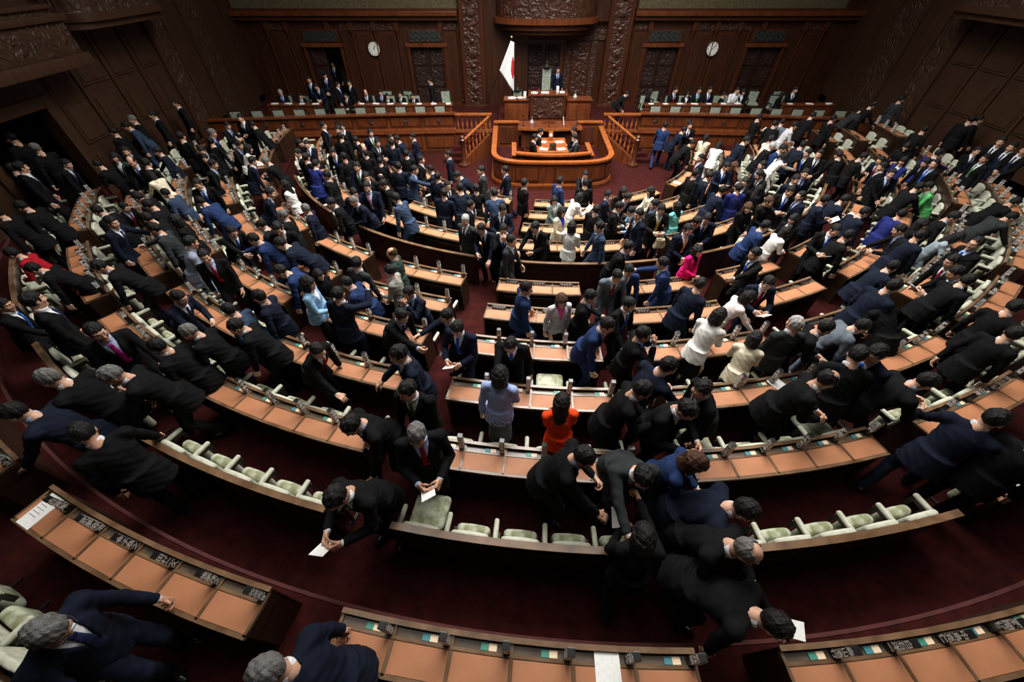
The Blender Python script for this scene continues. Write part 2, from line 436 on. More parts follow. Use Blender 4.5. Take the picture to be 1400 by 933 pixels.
M['walls'] = noise_mat('dimlit_walnut_panel', (.046, .0215, .0105), (.029, .0132, .0068), 1.6, .42, 5, (6, 6, .5), .05, 40)  # side-wall copy of the walnut, weaker light there put into its duller tone
M['walls2'] = noise_mat('dimlit_walnut_moulding', (.050, .0235, .0115), (.033, .0152, .0078), 2, .40, 4, (5, 5, .6))  # moulding copy, dimmer side light likewise in the colour
M['carves'] = carved_mat('carved_dimlit_walnut', (.052, .0245, .0120), (.034, .0160, .0082), 4.2, .48, .022)  # carved copy with the same dim side light coloured in
M['carve'] = carved_mat('carved_walnut', (.056, .0185, .0085), (.034, .0110, .0055), 4.2, .46, .022)
M['carvef'] = carved_mat('carved_walnut_fine', (.054, .0185, .0082), (.034, .0110, .0055), 7, .48, .015)
M['doorw'] = noise_mat('dark_mahogany_door', (.024, .0075, .0050), (.015, .0048, .0035), 2, .4, 4, (5, 5, .6))
M['doorc'] = carved_mat('carved_mahogany', (.026, .0085, .0055), (.016, .0055, .0040), 6, .5, .012)
M['bench'] = noise_mat('polished_cherry_wood', (.150, .040, .0125), (.085, .021, .0068), 1.4, .28, 5, (5, 5, 1), .03, 50)
M['rim'] = noise_mat('bright_varnished_wood', (.30, .088, .022), (.22, .060, .016), 2.2, .22, 4, (3, 3, 3))
M['desk'] = noise_mat('oiled_desk_wood', (.185, .108, .060), (.105, .058, .030), 5, .24, 5, (1, 1, 1), .04, 60)
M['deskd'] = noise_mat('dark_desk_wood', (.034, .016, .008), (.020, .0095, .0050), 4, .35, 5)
M['shelf'] = noise_mat('worn_shelf_wood', (.115, .088, .062), (.070, .052, .036), 6, .26, 4)
M['pad'] = noise_mat('orange_leather', (.42, .180, .088), (.36, .150, .070), 3.5, .55, 5, (1, 1, 1), .05, 220, spec=.3)
M['black'] = plain('black_lacquer', (.008, .008, .008), .28)
M['glyph'] = plain('white_lettering', (.93, .93, .90), .6)
M['green'] = plain('green_tag', (.045, .235, .175), .5); M['teal'] = plain('blue_green_tag', (.05, .22, .26), .5); M['cream'] = plain('cream_tag', (.80, .62, .42), .5)
M['cloth'] = noise_mat('sage_damask', (.53, .54, .44), (.37, .385, .285), 14, .85, 6, (1, 1, 1), .25, 60, contrast=(.40, .68))
M['clothw'] = noise_mat('worn_sage_damask', (.44, .455, .35), (.20, .215, .115), 9, .85, 6, (1, 1, 1), .25, 60, contrast=(.42, .62))
M['frame'] = plain('ebonised_wood', (.014, .010, .007), .4)
M['carpet'] = noise_mat('maroon_carpet', (.046, .0075, .0065), (.026, .0045, .0040), 7, .95, 6, (1, 1, 1), .6, 220, spec=.1)
M['carpetk'] = noise_mat('maroon_step_edge', (.075, .014, .012), (.05, .009, .008), 7, .9, 4)
M['white'] = noise_mat('white_paper', (.82, .83, .80), (.74, .75, .73), 30, .8, 2)
M['brass'] = plain('brass', (.62, .43, .16), .3, 1); M['steel'] = plain('brushed_metal', (.55, .56, .58), .3, 1)
M['glass'] = plain('clear_glass', (.9, .95, .95), .05); M['glass'].node_tree.nodes['Principled BSDF'].inputs['Transmission Weight'].default_value = .85
M['flag'] = noise_mat('white_flag_cloth', (.82, .82, .82), (.76, .76, .77), 8, .85, 2); M['red'] = plain('crimson_disc', (.50, .012, .03), .8)
M['face'] = plain('clock_face', (.85, .86, .80), .5); M['olive'] = noise_mat('olive_brocade', (.115, .095, .048), (.060, .048, .022), 9, .8, 3, (1, 1, 1), .3, 18)
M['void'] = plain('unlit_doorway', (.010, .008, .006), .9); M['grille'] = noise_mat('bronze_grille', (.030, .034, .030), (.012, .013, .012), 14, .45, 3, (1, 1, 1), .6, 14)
M['plaster'] = plain('grey_plaster', (.30, .30, .28), .8); M['corr'] = plain('corridor_plaster', (.20, .16, .09), .8)
M['chairg'] = noise_mat('green_brocade', (.34, .38, .31), (.12, .15, .115), 30, .8, 5, (1, 1, 1), .2, 60)

class MB:
    """collects polygons; build() links them as ONE mesh object"""
    def __init__(s): s.v = []; s.f = []; s.m = []; s.mats = []
    def mi(s, mat):
        if mat not in s.mats: s.mats.append(mat)
        return s.mats.index(mat)
    def add(s, vs, fs, mat):
        b = len(s.v); s.v += [tuple(v) for v in vs]; i = s.mi(mat)
        for f in fs: s.f.append([b + k for k in f]); s.m.append(i)
    def box(s, x0, x1, y0, y1, z0, z1, mat, b=0, M4=None):
        bm = bmesh.new(); bmesh.ops.create_cube(bm, size=1)
        for v in bm.verts: v.co = ((x0 + x1) / 2 + v.co.x * (x1 - x0), (y0 + y1) / 2 + v.co.y * (y1 - y0), (z0 + z1) / 2 + v.co.z * (z1 - z0))
        if b: bmesh.ops.bevel(bm, geom=list(bm.edges), offset=b, segments=2, affect='EDGES', profile=.6)
        s.bm(bm, mat, M4)
    def bm(s, bm, mat, M4=None):
        bm.verts.index_update(); bm.normal_update()
        s.add([(M4 @ v.co if M4 else v.co) for v in bm.verts], [[v.index for v in f.verts] for f in bm.faces], mat); bm.free()
    def lathe(s, prof, mat, n=16, c=(0, 0, 0), M4=None):
        vs = []; fs = []
        for r, z in prof:
            for i in range(n): a = 2 * PI * i / n; vs.append(Vector((c[0] + r * math.cos(a), c[1] + r * math.sin(a), c[2] + z)))
        for j in range(len(prof) - 1):
            for i in range(n): fs.append([j * n + i, j * n + (i + 1) % n, (j + 1) * n + (i + 1) % n, (j + 1) * n + i])
        fs.append(list(range(n))[::-1]); fs.append([(len(prof) - 1) * n + i for i in range(n)])
        s.add([M4 @ v for v in vs] if M4 else vs, fs, mat)
    def tube(s, pts, r, mat, n=8):
        pts = [Vector(p) for p in pts]; vs = []; fs = []
        for k, p in enumerate(pts):
            d = (pts[min(k + 1, len(pts) - 1)] - pts[max(k - 1, 0)]).normalized()
            u = d.orthogonal().normalized() if k == 0 else (u - d * u.dot(d)).normalized(); w = d.cross(u)
            rr = r[k] if isinstance(r, (list, tuple)) else r
            for i in range(n): a = 2 * PI * i / n; vs.append(p + (u * math.cos(a) + w * math.sin(a)) * rr)
        for k in range(len(pts) - 1):
            for i in range(n): fs.append([k * n + i, k * n + (i + 1) % n, (k + 1) * n + (i + 1) % n, (k + 1) * n + i])
        fs.append(list(range(n))[::-1]); fs.append([(len(pts) - 1) * n + i for i in range(n)])
        s.add(vs, fs, mat)
    def sweep(s, path, prof, mat, close=False, up=True):
        """profile (offset to the right of the path, z) swept along plan points (x, y, z)"""
        n = len(prof); vs = []; P = [Vector(p) for p in path]
        for k, p in enumerate(P):
            a = P[max(k - 1, 0)]; b = P[min(k + 1, len(P) - 1)]
            if close: a = P[k - 1]; b = P[(k + 1) % len(P)]
            d = b - a; d.z = 0; d.normalize(); nrm = Vector((d.y, -d.x, 0))
            for o, z in prof: vs.append(p + nrm * o + Vector((0, 0, z)))
        fs = []; K = len(P) if close else len(P) - 1
        for k in range(K):
            q = (k + 1) % len(P)
            for i in range(n): fs.append([k * n + i, q * n + i, q * n + (i + 1) % n, k * n + (i + 1) % n])
        if not close: fs.append(list(range(n))); fs.append([(len(P) - 1) * n + i for i in range(n)][::-1])
        s.add(vs, fs, mat)
    def arc(s, r0, r1, p0, p1, z0, z1, mat, step=1.2):
        n = max(1, math.ceil(abs(p1 - p0) / step))
        path = [(*pol(r0, p0 + (p1 - p0) * i / n), 0) for i in range(n + 1)]
        vs = []; fs = []
        for i in range(n + 1):
            p = p0 + (p1 - p0) * i / n; a = pol(r0, p); b = pol(r1, p)
            vs += [(*a, z0), (*b, z0), (*b, z1), (*a, z1)]
        for i in range(n):
            k = 4 * i
            for j in range(4): fs.append([k + j, k + 4 + j, k + 4 + (j + 1) % 4, k + (j + 1) % 4])
        fs.append([0, 1, 2, 3]); fs.append([4 * n + 3, 4 * n + 2, 4 * n + 1, 4 * n])
        s.add(vs, fs, mat)
    def mesh(s, name, smooth=False):
        me = bpy.data.meshes.new(name); me.from_pydata(s.v, [], s.f); me.update()
        for m in s.mats: me.materials.append(m)
        me.polygons.foreach_set('material_index', s.m)
        bm = bmesh.new(); bm.from_mesh(me); bmesh.ops.recalc_face_normals(bm, faces=bm.faces); bm.to_mesh(me); bm.free()
        if smooth: me.polygons.foreach_set('use_smooth', [True] * len(me.polygons)); me.set_sharp_from_angle(angle=math.radians(38))
        return me
    def build(s, name, parent=None, smooth=False, loc=None, rz=0):
        return link(name, s.mesh(name, smooth), parent, loc, rz)
def link(name, me, parent=None, loc=None, rzz=0):
    o = bpy.data.objects.new(name, me); COL.objects.link(o)
    if loc is not None: o.location = loc; o.rotation_euler = (0, 0, rzz)
    if parent is not None: o.parent = parent; o.matrix_parent_inverse = mat_of(parent).inverted()
    return o
def mat_of(o):
    m = Matrix.LocRotScale(o.location, o.rotation_euler, o.scale)
    if o.parent is not None: m = mat_of(o.parent) @ o.matrix_parent_inverse @ m
    return m
def child(name, me, parent, loc=(0, 0, 0), rzz=0):
    """part placed in its thing's own frame"""
    o = bpy.data.objects.new(name, me); COL.objects.link(o); o.parent = parent; o.location = loc; o.rotation_euler = (0, 0, rzz); return o
def empty(name, loc, rzz=0):
    o = bpy.data.objects.new(name, None); COL.objects.link(o); o.location = loc; o.rotation_euler = (0, 0, rzz); o.empty_display_size = .1; return o
def tag(o, label, cat, group=None):
    o['label'] = label; o['category'] = cat
    if group: o['group'] = group
    return o
def struct(o, label=None):
    o['kind'] = 'structure'
    if label: o['label'] = label
    return o

# ---------------------------------------------------------------- the shell of the chamber
def build_shell():
    # stepped carpet floor: rings round the rostrum
    rings = [(0, 0)] + [(FAR[k] - .03 if k != 'G' else 10.1, ZF[k]) for k in 'MLKJGFEDC'] + [(16.15, ZF['A'])]
    mb = MB(); N = 180
    def rmax(a):
        dx, dy = math.sin(a), -math.cos(a); t = 1e9
        if dx > 1e-6: t = min(t, (XR - CX) / dx)
        if dx < -1e-6: t = min(t, (XL - CX) / dx)
        if dy > 1e-6: t = min(t, (YB + 1.5 - CY) / dy)
        if dy < -1e-6: t = min(t, (YR - CY) / dy)
        return t
    angs = [math.radians(-180 + 360 * i / N) for i in range(N + 1)]
    for i, (r, z) in enumerate(rings):
        r2 = rings[i + 1][0] if i + 1 < len(rings) else 99
        for a, b in zip(angs, angs[1:]):
            q = []
            for ang, R in ((a, r), (a, r2), (b, r2), (b, r)):
                rr = min(R, rmax(ang)); q.append((CX + rr * math.sin(ang), CY - rr * math.cos(ang)))
            mb.add([(*p, z) for p in q], [[0, 1, 2, 3]], M['carpet'])
            if i + 1 < len(rings):
                z2 = rings[i + 1][1]
                mb.add([(*q[1], z), (*q[2], z), (*q[2], z2), (*q[1], z2)], [[0, 1, 2, 3]], M['carpet'])
    struct(mb.build('floor'), 'stepped floor under maroon carpet')
    e = MB(); e.arc(16.12, 16.155, -60, 60, ZF['A'] - .03, ZF['A'] + .008, M['carpetk']); e.build('trim_1')['kind'] = 'structure'
    # ceiling with its glazed skylight
    c = MB(); c.box(XL, XR, YR, YB + 1.5, HT, HT + .2, M['plaster']); struct(c.build('ceiling'))
    # side walls with panelling; mirrored
    for side, X, sg in (('left', XL, 1), ('right', XR, -1)):
        w = MB()
        gap = (9.25, 11.25) if side == 'left' else (7.0, 8.9)
        for y0, y1, z0, z1 in ((YR, gap[0], 0, HT), (gap[1], YB, 0, HT), (gap[0], gap[1], 3.28, HT)):
            w.box(min(X, X - sg * .3), max(X, X - sg * .3), y0, y1, z0, z1, M['walls'])
        def on(y0, y1, z0, z1, d, mat):
            w.box(min(X, X + sg * d), max(X, X + sg * d), y0, y1, z0, z1, mat)
        y = 11.9
        on(gap[0] - .25, gap[0], .95, 3.5, .09, M['walls2']); on(gap[1], gap[1] + .25, .95, 3.5, .09, M['walls2']); on(gap[0] - .25, gap[1] + .25, 3.28, 3.52, .10, M['walls2'])
        on(gap[0] + .1, gap[1] - .1, 3.6, 4.15, .03, M['grille'])
        for a, b in ((11.7, 12.55), (12.75, 13.75), (13.95, 14.95), (15.15, 16.05)):
            for z0, z1 in ((1.05, 1.95), (2.25, 3.2), (3.45, 4.6)):
                on(a, b, z0, z1, .035, M['walls2']); on(a + .07, b - .07, z0 + .07, z1 - .07, .06, M['walls'])
        for a in (12.6, 13.8, 15.0): on(a, a + .1, .9, 4.75, .07, M['walls2'])
        for a, b in ((16.2, 16.4), (17.15, 17.3), (18.3, 18.45), (19.6, 19.8), (20.9, 21.1)): on(a, b, .6, 9, .10, M['walls2'])
        on(16.4, 17.15, .7, 9, .05, M['carves']); on(18.45, 19.6, .7, 9, .05, M['carves']); on(19.8, 20.9, .9, 9, .03, M['walls2'])
        for a in (1.5, 4.0, 6.2):
            for z0, z1 in ((1.4, 2.3), (2.6, 3.6)):
                if not (gap[0] - .4 < a + 1 and a < gap[1] + .3): on(a, a + 1.7, z0, z1, .05, M['walls2'])
        struct(w.build('wall_' + side), 'dark panelled timber side wall')
        b = MB(); b.box(min(X, X + sg * .06), max(X, X + sg * .06), gap[1] + .25, YB, .05, 1.0, M['walls2']); b.build('baseboard_' + side)['kind'] = 'structure'
        # corridor behind the open doorway, its darkness painted in as near-black surfaces
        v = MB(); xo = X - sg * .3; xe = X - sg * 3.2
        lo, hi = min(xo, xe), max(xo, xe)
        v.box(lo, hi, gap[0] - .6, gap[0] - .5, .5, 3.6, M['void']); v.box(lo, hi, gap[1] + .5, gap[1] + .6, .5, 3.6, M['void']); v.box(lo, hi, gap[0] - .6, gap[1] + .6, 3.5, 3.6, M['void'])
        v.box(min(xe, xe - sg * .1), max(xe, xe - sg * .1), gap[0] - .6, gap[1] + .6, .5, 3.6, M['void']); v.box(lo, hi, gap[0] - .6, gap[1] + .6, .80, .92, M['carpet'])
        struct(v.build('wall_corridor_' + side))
        # gallery fronts overhead
        g = MB(); x1 = X + sg * 1.0
        def gal(y0, y1, z0, z1, d, mat, b=0): g.box(min(X, X + sg * d), max(X, X + sg * d), y0, y1, z0, z1, mat, b)
        if side == 'left':
            gal(4.0, 12.55, 4.02, 4.28, 1.02, M['walls2'], .05); gal(4.0, 12.45, 4.28, 4.92, .93, M['carves'], .03); gal(4.0, 12.55, 4.92, 5.06, 1.02, M['walls2'], .03)
            gal(4.0, 12.3, 5.06, 5.16, .9, M['carves']); gal(4.0, 12.3, 5.16, 5.24, .98, M['walls2'], .02)
        y0, y1 = (13.0, 16.6)
        pts = [(X - sg * .05, y0 - .2), (X + sg * .75, y0), (X + sg * 1.05, y0 + .5), (X + sg * 1.12, (y0 + y1) / 2), (X + sg * 1.05, y1 - .6), (X + sg * .7, y1 - .12), (X - sg * .05, y1 + .1)]
        sm = []
        for i in range(len(pts) - 1):
            for t in range(6):
                p0, p1, p2, p3 = (pts[max(i - 1, 0)], pts[i], pts[i + 1], pts[min(i + 2, len(pts) - 1)]); u = t / 6
                sm.append(tuple(.5 * (2 * p1[k] + (p2[k] - p0[k]) * u + (2 * p0[k] - 5 * p1[k] + 4 * p2[k] - p3[k]) * u * u + (3 * p1[k] - p0[k] - 3 * p2[k] + p3[k]) * u ** 3) for k in (0, 1)))
        sm.append(pts[-1])
        for z0, z1, off, mat in ((4.66, 4.82, -.12, M['walls2']), (4.82, 5.0, .0, M['walls2']), (5.0, 5.75, -.06, M['carves']), (5.75, 5.95, .02, M['walls2'])):
            o = [(p[0] + off * sg * (1 if abs(p[0] - X) > .2 else 0), p[1]) for p in sm]; n = len(o)
            vs = [(*p, z0) for p in o] + [(*p, z1) for p in o]
            g.add(vs, [[i, i + 1, n + i + 1, n + i] for i in range(n - 1)] + [list(range(n))[::-1], [n + i for i in range(n)]], mat)
        struct(g.build('wall_gallery_' + side, smooth=True), 'carved dark wood gallery fronts on the side wall')
    # back wall behind the rostrum
    w = MB(); y = YB
    doors = [AX - 10.2, AX - 5.42, AX + 5.42, AX + 10.15]
    w.box(XL - .3, XR + .3, y + .02, y + .3, 4.0, HT, M['wall'])
    xs = [XL - .3]
    for d in doors: xs += [d - .78, d + .78]
    xs.append(XR + .3)
    for a, b in zip(xs[::2], xs[1::2]):
        if a < AX < b: w.box(a, AX - 3.85, y + .02, y + .3, 0, 4.0, M['wall']); w.box(AX + 3.85, b, y + .02, y + .3, 0, 4.0, M['wall'])
        else: w.box(a, b, y + .02, y + .3, 0, 4.0, M['wall'])
    for d in doors: w.box(d - .78, d + .78, y + .02, y + .3, 3.1, 4.0, M['wall'])
    def fr(x0, x1, z0, z1, d, mat, b=0): w.box(x0, x1, y + .03 - d, y + .03, z0, z1, mat, b)
    for sgn in (-1, 1):
        edges = [3.95, 4.62, 6.2, 6.66, 7.68, 8.7, 9.3, 11.0, 11.6, 12.5, 13.75]
        for a, b in ((3.98, 4.58), (6.72, 7.60), (7.75, 8.62), (8.78, 9.25), (11.68, 12.42)):
            x0, x1 = sorted((AX + sgn * a, AX + sgn * b))
            if b - a > .5: fr(x0 + .06, x1 - .06, .95, 3.62, .03, M['wall2']); fr(x0 + .14, x1 - .14, 1.03, 3.54, .05, M['wall'])
            fr(x0 + .02, x1 - .02, 3.70, 4.02, .04, M['carvef'])
        for c in (4.69, 6.66, 7.68, 8.70, 9.76, 11.6, 12.5, 3.75):       # capital blocks
            fr(AX + sgn * c - .1, AX + sgn * c + .1, 3.68, 4.05, .13, M['wall2'])
        x0, x1 = sorted((AX + sgn * 3.9, AX + sgn * 13.8))
        fr(x0, x1, 4.05, 4.20, .22, M['wall2']); fr(x0, x1, 4.20, 4.36, .32, M['bench'], .02); fr(x0, x1, 4.36, 4.44, .22, M['wall2']); fr(x0 + .1, x1 - (.8 if sgn > 0 else -.0), 4.44, 7.5, .05, M['olive'])
        fr(x0, x1, .60, .90, .10, M['wall2'])
        # great carved pilaster
        x0, x1 = sorted((AX + sgn * 2.78, AX + sgn * 3.82))
        w.box(x0, x1, y - .28, y + .3, .6, HT, M['wall2']); w.box(x0 + .18, x1 - .18, y - .31, y - .27, .85, HT, M['carve'])
        for k in range(2): w.box(x0 + .05 + k * .86, x0 + .13 + k * .86, y - .33, y - .27, .75, HT, M['wall2'])
        w.box(x0 - .05, x1 + .05, y - .36, y + .1, .6, .84, M['wall2'], .02)
        xm = (x0 + x1) / 2
        for i, z in enumerate((1.15, 1.55, 2.0, 2.42, 2.9, 3.35, 3.75, 4.3, 4.8)):
            bm = bmesh.new(); bmesh.ops.create_uvsphere(bm, u_segments=14, v_segments=8, radius=1)
            big = i % 3 == 1
            w.bm(bm, M['wall2'] if not big else M['carvef'], Matrix.Translation((xm, y - .30, z)) @ Matrix.Diagonal((.24 if big else .13, .07, .17 if big else .10, 1)))
            for s2 in (-1, 1):
                w.tube([(xm + s2 * (.05 + .17 * math.sin(t * .5)), y - .32, z + .10 + .03 * t + .05 * math.sin(t)) for t in range(7)], [.03, .028, .026, .024, .02, .016, .01], M['wall2'], 6)
    # niche behind the president's seat
    fr(AX - 2.78, AX - .76, .6, 7, -.25, M['wall'])
    w.box(AX - 2.8, AX - .78, y + .25, y + .4, .6, HT, M['wall']); w.box(AX + .78, AX + 2.8, y + .25, y + .4, .6, HT, M['wall']); w.box(AX - .78, AX + .78, y + .25, y + .4, 3.22, HT, M['wall'])
    for sgn in (-1, 1):
        for a, b, mt in ((1.0, 1.25, 'carvef'), (1.38, 2.08, 'carve'), (2.2, 2.45, 'carvef')):
            x0, x1 = sorted((AX + sgn * a, AX + sgn * b)); w.box(x0, x1, y + .20, y + .26, .95, 3.3, M[mt])
            w.box(x0 - .03, x0, y + .18, y + .26, .9, 3.35, M['wall2']); w.box(x1, x1 + .03, y + .18, y + .26, .9, 3.35, M['wall2'])
        w.box(*sorted((AX + sgn * .76, AX + sgn * .9)), y + .16, y + .26, .75, 3.3, M['wall2'])
    w.box(AX - 2.8, AX + 2.8, y + .18, y + .26, 3.32, 3.7, M['carvef']); w.box(AX - .92, AX + .92, y + .14, y + .26, 3.2, 3.34, M['wall2'])
    struct(w.build('wall_front'), 'panelled timber wall behind the rostrum')
    # turned colonnettes
    prof = [(.055, .9), (.06, 1.0), (.035, 1.03), (.05, 1.12), (.058, 1.2), (.035, 1.27), (.03, 1.30), (.045, 1.36), (.055, 1.45), (.034, 1.52), (.032, 1.6), (.030, 3.5), (.036, 3.55), (.05, 3.62), (.055, 3.7)]
    mb = MB(); mb.lathe(prof, M['wall2'], 10); me = mb.mesh('colonnette', True); n = 2
    for sgn in (-1, 1):
        for c in (3.75 + .2, 4.69, 6.66, 7.68, 8.70, 9.2, 11.6, 12.5):
            o = link('trim_%d' % n, me, None, (AX + sgn * c, y - .07, 0)); o['kind'] = 'structure'; n += 1
    # doors
    for i, d in enumerate(doors + [AX]):
        mb = MB(); zt = 3.1 if i < 4 else 3.2; yy = y + .10 if i < 4 else y + .30; hw = .78
        f = MB()
        if i < 4:
            f.box(d - .92, d - .78, y - .10, y + .05, .75, 3.2, M['wall2'], .01); f.box(d + .78, d + .92, y - .10, y + .05, .75, 3.2, M['wall2'], .01); f.box(d - .95, d + .95, y - .14, y + .05, 3.1, 3.24, M['bench'], .015)
            f.box(d - .80, d + .80, y - .06, y + .03, 3.26, 3.72, M['wall2'], .01)
        fo = f.build('door_%d' % (i + 1)) if i < 4 else None
        root = fo if fo else empty('door_%d' % (i + 1), (d, yy, .75))
        root['kind'] = 'structure'
        if i < 4:
            g = MB(); g.box(d - .72, d + .72, y - .075, y - .055, 3.31, 3.68, M['grille'])
            for r in range(2):
                for c in range(6):
                    cx, cz = d - .60 + c * .24, 3.40 + r * .18
                    g.tube([(cx + .105 * math.cos(t * PI / 6), y - .085, cz + .085 * math.sin(t * PI / 6)) for t in range(13)], .010, M['steel'] if False else M['grille'], 5)
            g.build('transom_grille', root)
        for s in (-1, 1):
            if i == 0 and s == 1: continue
            l = MB(); x0, x1 = sorted((d, d + s * hw))
            l.box(x0 + .01, x1 - .01, yy, yy + .06, .75, zt, M['doorw'])
            for z0, z1 in ((.85, 1.45), (1.55, 2.3), (2.4, zt - .1)):
                l.box(x0 + .09, x1 - .09, yy - .02, yy, z0, z1, M['doorc'], .012)
            if i == 0:   # the open leaf is swung into the passage
                l.v = [(d - hw + (vy - yy), yy + .06 + (vx - (d - hw)), vz) if False else (vx, vy, vz) for vx, vy, vz in l.v]
            lf = l.build('door_leaf', root)
            h = MB(); h.box(d + s * .06 - .015, d + s * .06 + .015, yy - .06, yy, 1.65, 1.95, M['brass'], .006); h.build('door_handle', lf)
    v = MB(); d = doors[0]
    v.box(d - 1.2, d + 1.6, y + 2.0, y + 2.1, .6, 3.5, M['corr']); v.box(d + .9, d + 1.0, y + .3, y + 2.0, .6, 3.5, M['corr']); v.box(d - 1.2, d + 1.6, y + .3, y + 2.1, .65, .75, M['carpet']); v.box(d - 1.2, d + 1.6, y + .3, y + 2.1, 3.4, 3.5, M['corr'])
    struct(v.build('wall_passage'))
    w = MB(); w.box(XL - .3, XR + .3, YR - .3, YR, 0, HT, M['wall']); struct(w.build('wall_rear'))
    # curved balcony over the niche
    mb = MB(); hw = 2.28
    path = [(AX - hw * math.cos(t), y + .2 - 1.35 * math.sin(t) ** .75 if math.sin(t) > 0 else y + .2, 0) for t in [PI * i / 28 for i in range(29)]]
    for z0, z1, sc, mt in ((3.62, 3.78, .82, 'wall2'), (3.78, 3.98, .93, 'wall2'), (3.98, 4.18, 1.03, 'bench'), (4.18, 5.3, .97, 'carve'), (5.3, 5.5, 1.03, 'wall2')):
        pp = [(AX + (p[0] - AX) * sc, y + .2 + (p[1] - y - .2) * sc) for p in path]; n = len(pp)
        mb.add([(*p, z0) for p in pp] + [(*p, z1) for p in pp], [[i, i + 1, n + i + 1, n + i] for i in range(n - 1)] + [list(range(n))[::-1], [n + i for i in range(n)]], M[mt])
    struct(mb.build('wall_niche_balcony', smooth=True), 'curved carved wooden balcony above the tall-backed chair')

# ---------------------------------------------------------------- member desks and chairs
AR = [-78, -64.6, -51.3, -38.1, -25.4, -12.1, 1.37, 14.5, 26.6, 39.5, 52.5, 65.5, 78.5]
AF = [-64.6, -38.2, -12.2, 13.2, 36.8, 58.5]
LIM = dict(M=(-60, 76), L=(-66, 76), K=(-75, 79), J=(-85, 83), G=(-89, 88), F=(-87, 87), E=(-80, 87), D=(-62, 63), C=(-63, 62), A=(-36, 44))
def banks(k):
    al = AF if k in 'MLKJ' else AR; lo, hi = LIM[k]; hwid = math.degrees(.375 / RK[k])
    cuts = [lo] + [a for a in al if lo < a < hi] + [hi]; out = []
    for i in range(len(cuts) - 1):
        p0 = cuts[i] + (hwid if cuts[i] in al else 0); p1 = cuts[i + 1] - (hwid if cuts[i + 1] in al else 0)
        if math.radians(p1 - p0) * RK[k] > .5:
            n = max(1, round(math.radians(p1 - p0) * RK[k] / .555))
            if k == 'F' and abs((p0 + p1) / 2 + 5.4) < 2: n = 4
            out.append((p0, p1, n))
    return out
def bank_words(k, ph):
    if k in 'MLKJ':
        for lo, hi, w in ((-200, -64.6, 'front bank by left wall'), (-64.6, -38.2, 'outer left front bank'), (-38.2, -12.2, 'inner left front bank'), (-12.2, 13.2, 'centre front bank'), (13.2, 36.8, 'inner right front bank'), (36.8, 58.5, 'outer right front bank'), (58.5, 200, 'front bank by right wall')):
            if lo <= ph < hi: return w
    b = [-200] + AR + [200]; nm = ['seventh', 'sixth', 'fifth', 'fourth', 'third', 'second', 'first']
    for i in range(14):
        if b[i] <= ph < b[i + 1]: return nm[i] + ' bank left of centre' if i < 7 else nm[13 - i] + ' bank right of centre'
ORDN = ['first', 'second', 'third', 'fourth', 'fifth', 'sixth', 'seventh', 'eighth', 'ninth', 'tenth', 'eleventh', 'twelfth', 'thirteenth', 'fourteenth', 'fifteenth', 'sixteenth', 'seventeenth', 'eighteenth', 'nineteenth', 'twentieth']

NAMES = ['牧原秀樹', '小泉進次郎', '石原宏高', '鈴木圭三郎', '宮田正彦', '大西健介', '城井 崇', '森山浩行', '白石洋一', '中島克仁', '野間 健', '渡辺 創', '階  猛', '山 岸', '井出庸生', '古賀 篤', '武藤容治', '金子恭之', '田村憲久', '後藤茂之']
GLYPHS = {}
def glyph_mesh(text, horiz):
    key = (text, horiz)
    if key in GLYPHS: return GLYPHS[key]
    chars = [c for c in text if c != ' ']; n = len(chars); vs = []; fs = []
    step = .275 / max(n, 4)
    for i, ch in enumerate(chars):
        cu = bpy.data.curves.new('glyph', 'FONT'); cu.body = ch; cu.size = min(step * 1.0, .066); cu.align_x = 'CENTER'; cu.resolution_u = 2; cu.offset = .0011
        ob = bpy.data.objects.new('glyph', cu); COL.objects.link(ob)
        dg = bpy.context.evaluated_depsgraph_get(); me = bpy.data.meshes.new_from_object(ob.evaluated_get(dg))
        bpy.data.objects.remove(ob); b = len(vs)
        zc = .305 - step * (i + .5) - cu.size * .36
        for v in me.vertices: vs.append((v.co.x, 0, v.co.y + zc))
        for p in me.polygons: fs.append([b + j for j in p.vertices])
        bpy.data.meshes.remove(me)
    n0 = len(vs); v0 = [(x, -.0318, z) for x, _, z in vs]; f0 = fs; vs = []; fs = []
    for k in range(4):
        c, s = ((1, 0), (0, 1), (-1, 0), (0, -1))[k]
        vs += [(x * c - y * s, x * s + y * c, z) for x, y, z in v0]; fs += [[i + k * n0 for i in f] for f in f0]
    me = bpy.data.meshes.new('lettering'); me.from_pydata(vs, [], fs); me.materials.append(M['glyph']); GLYPHS[key] = me; return me
def blob_mesh(seed):
    """a folded name plate seen from far off: four strokes-filled characters in a row"""
    key = ('blob', seed)
    if key in GLYPHS: return GLYPHS[key]
    r = random.Random(seed); mb = MB(); n = 4
    for i in range(n):
        x = -.078 + i * .052
        for j in range(3):
            z = -.019 + j * .016
            mb.box(x - .016, x + .016 - r.random() * .008, -.001, .0, z, z + .0085, M['glyph'])
        q = x + (r.random() - .5) * .014; mb.box(q - .005, q + .005, -.001, 0, -.022, .024, M['glyph'])
    GLYPHS[key] = mb.mesh('lettering'); return GLYPHS[key]

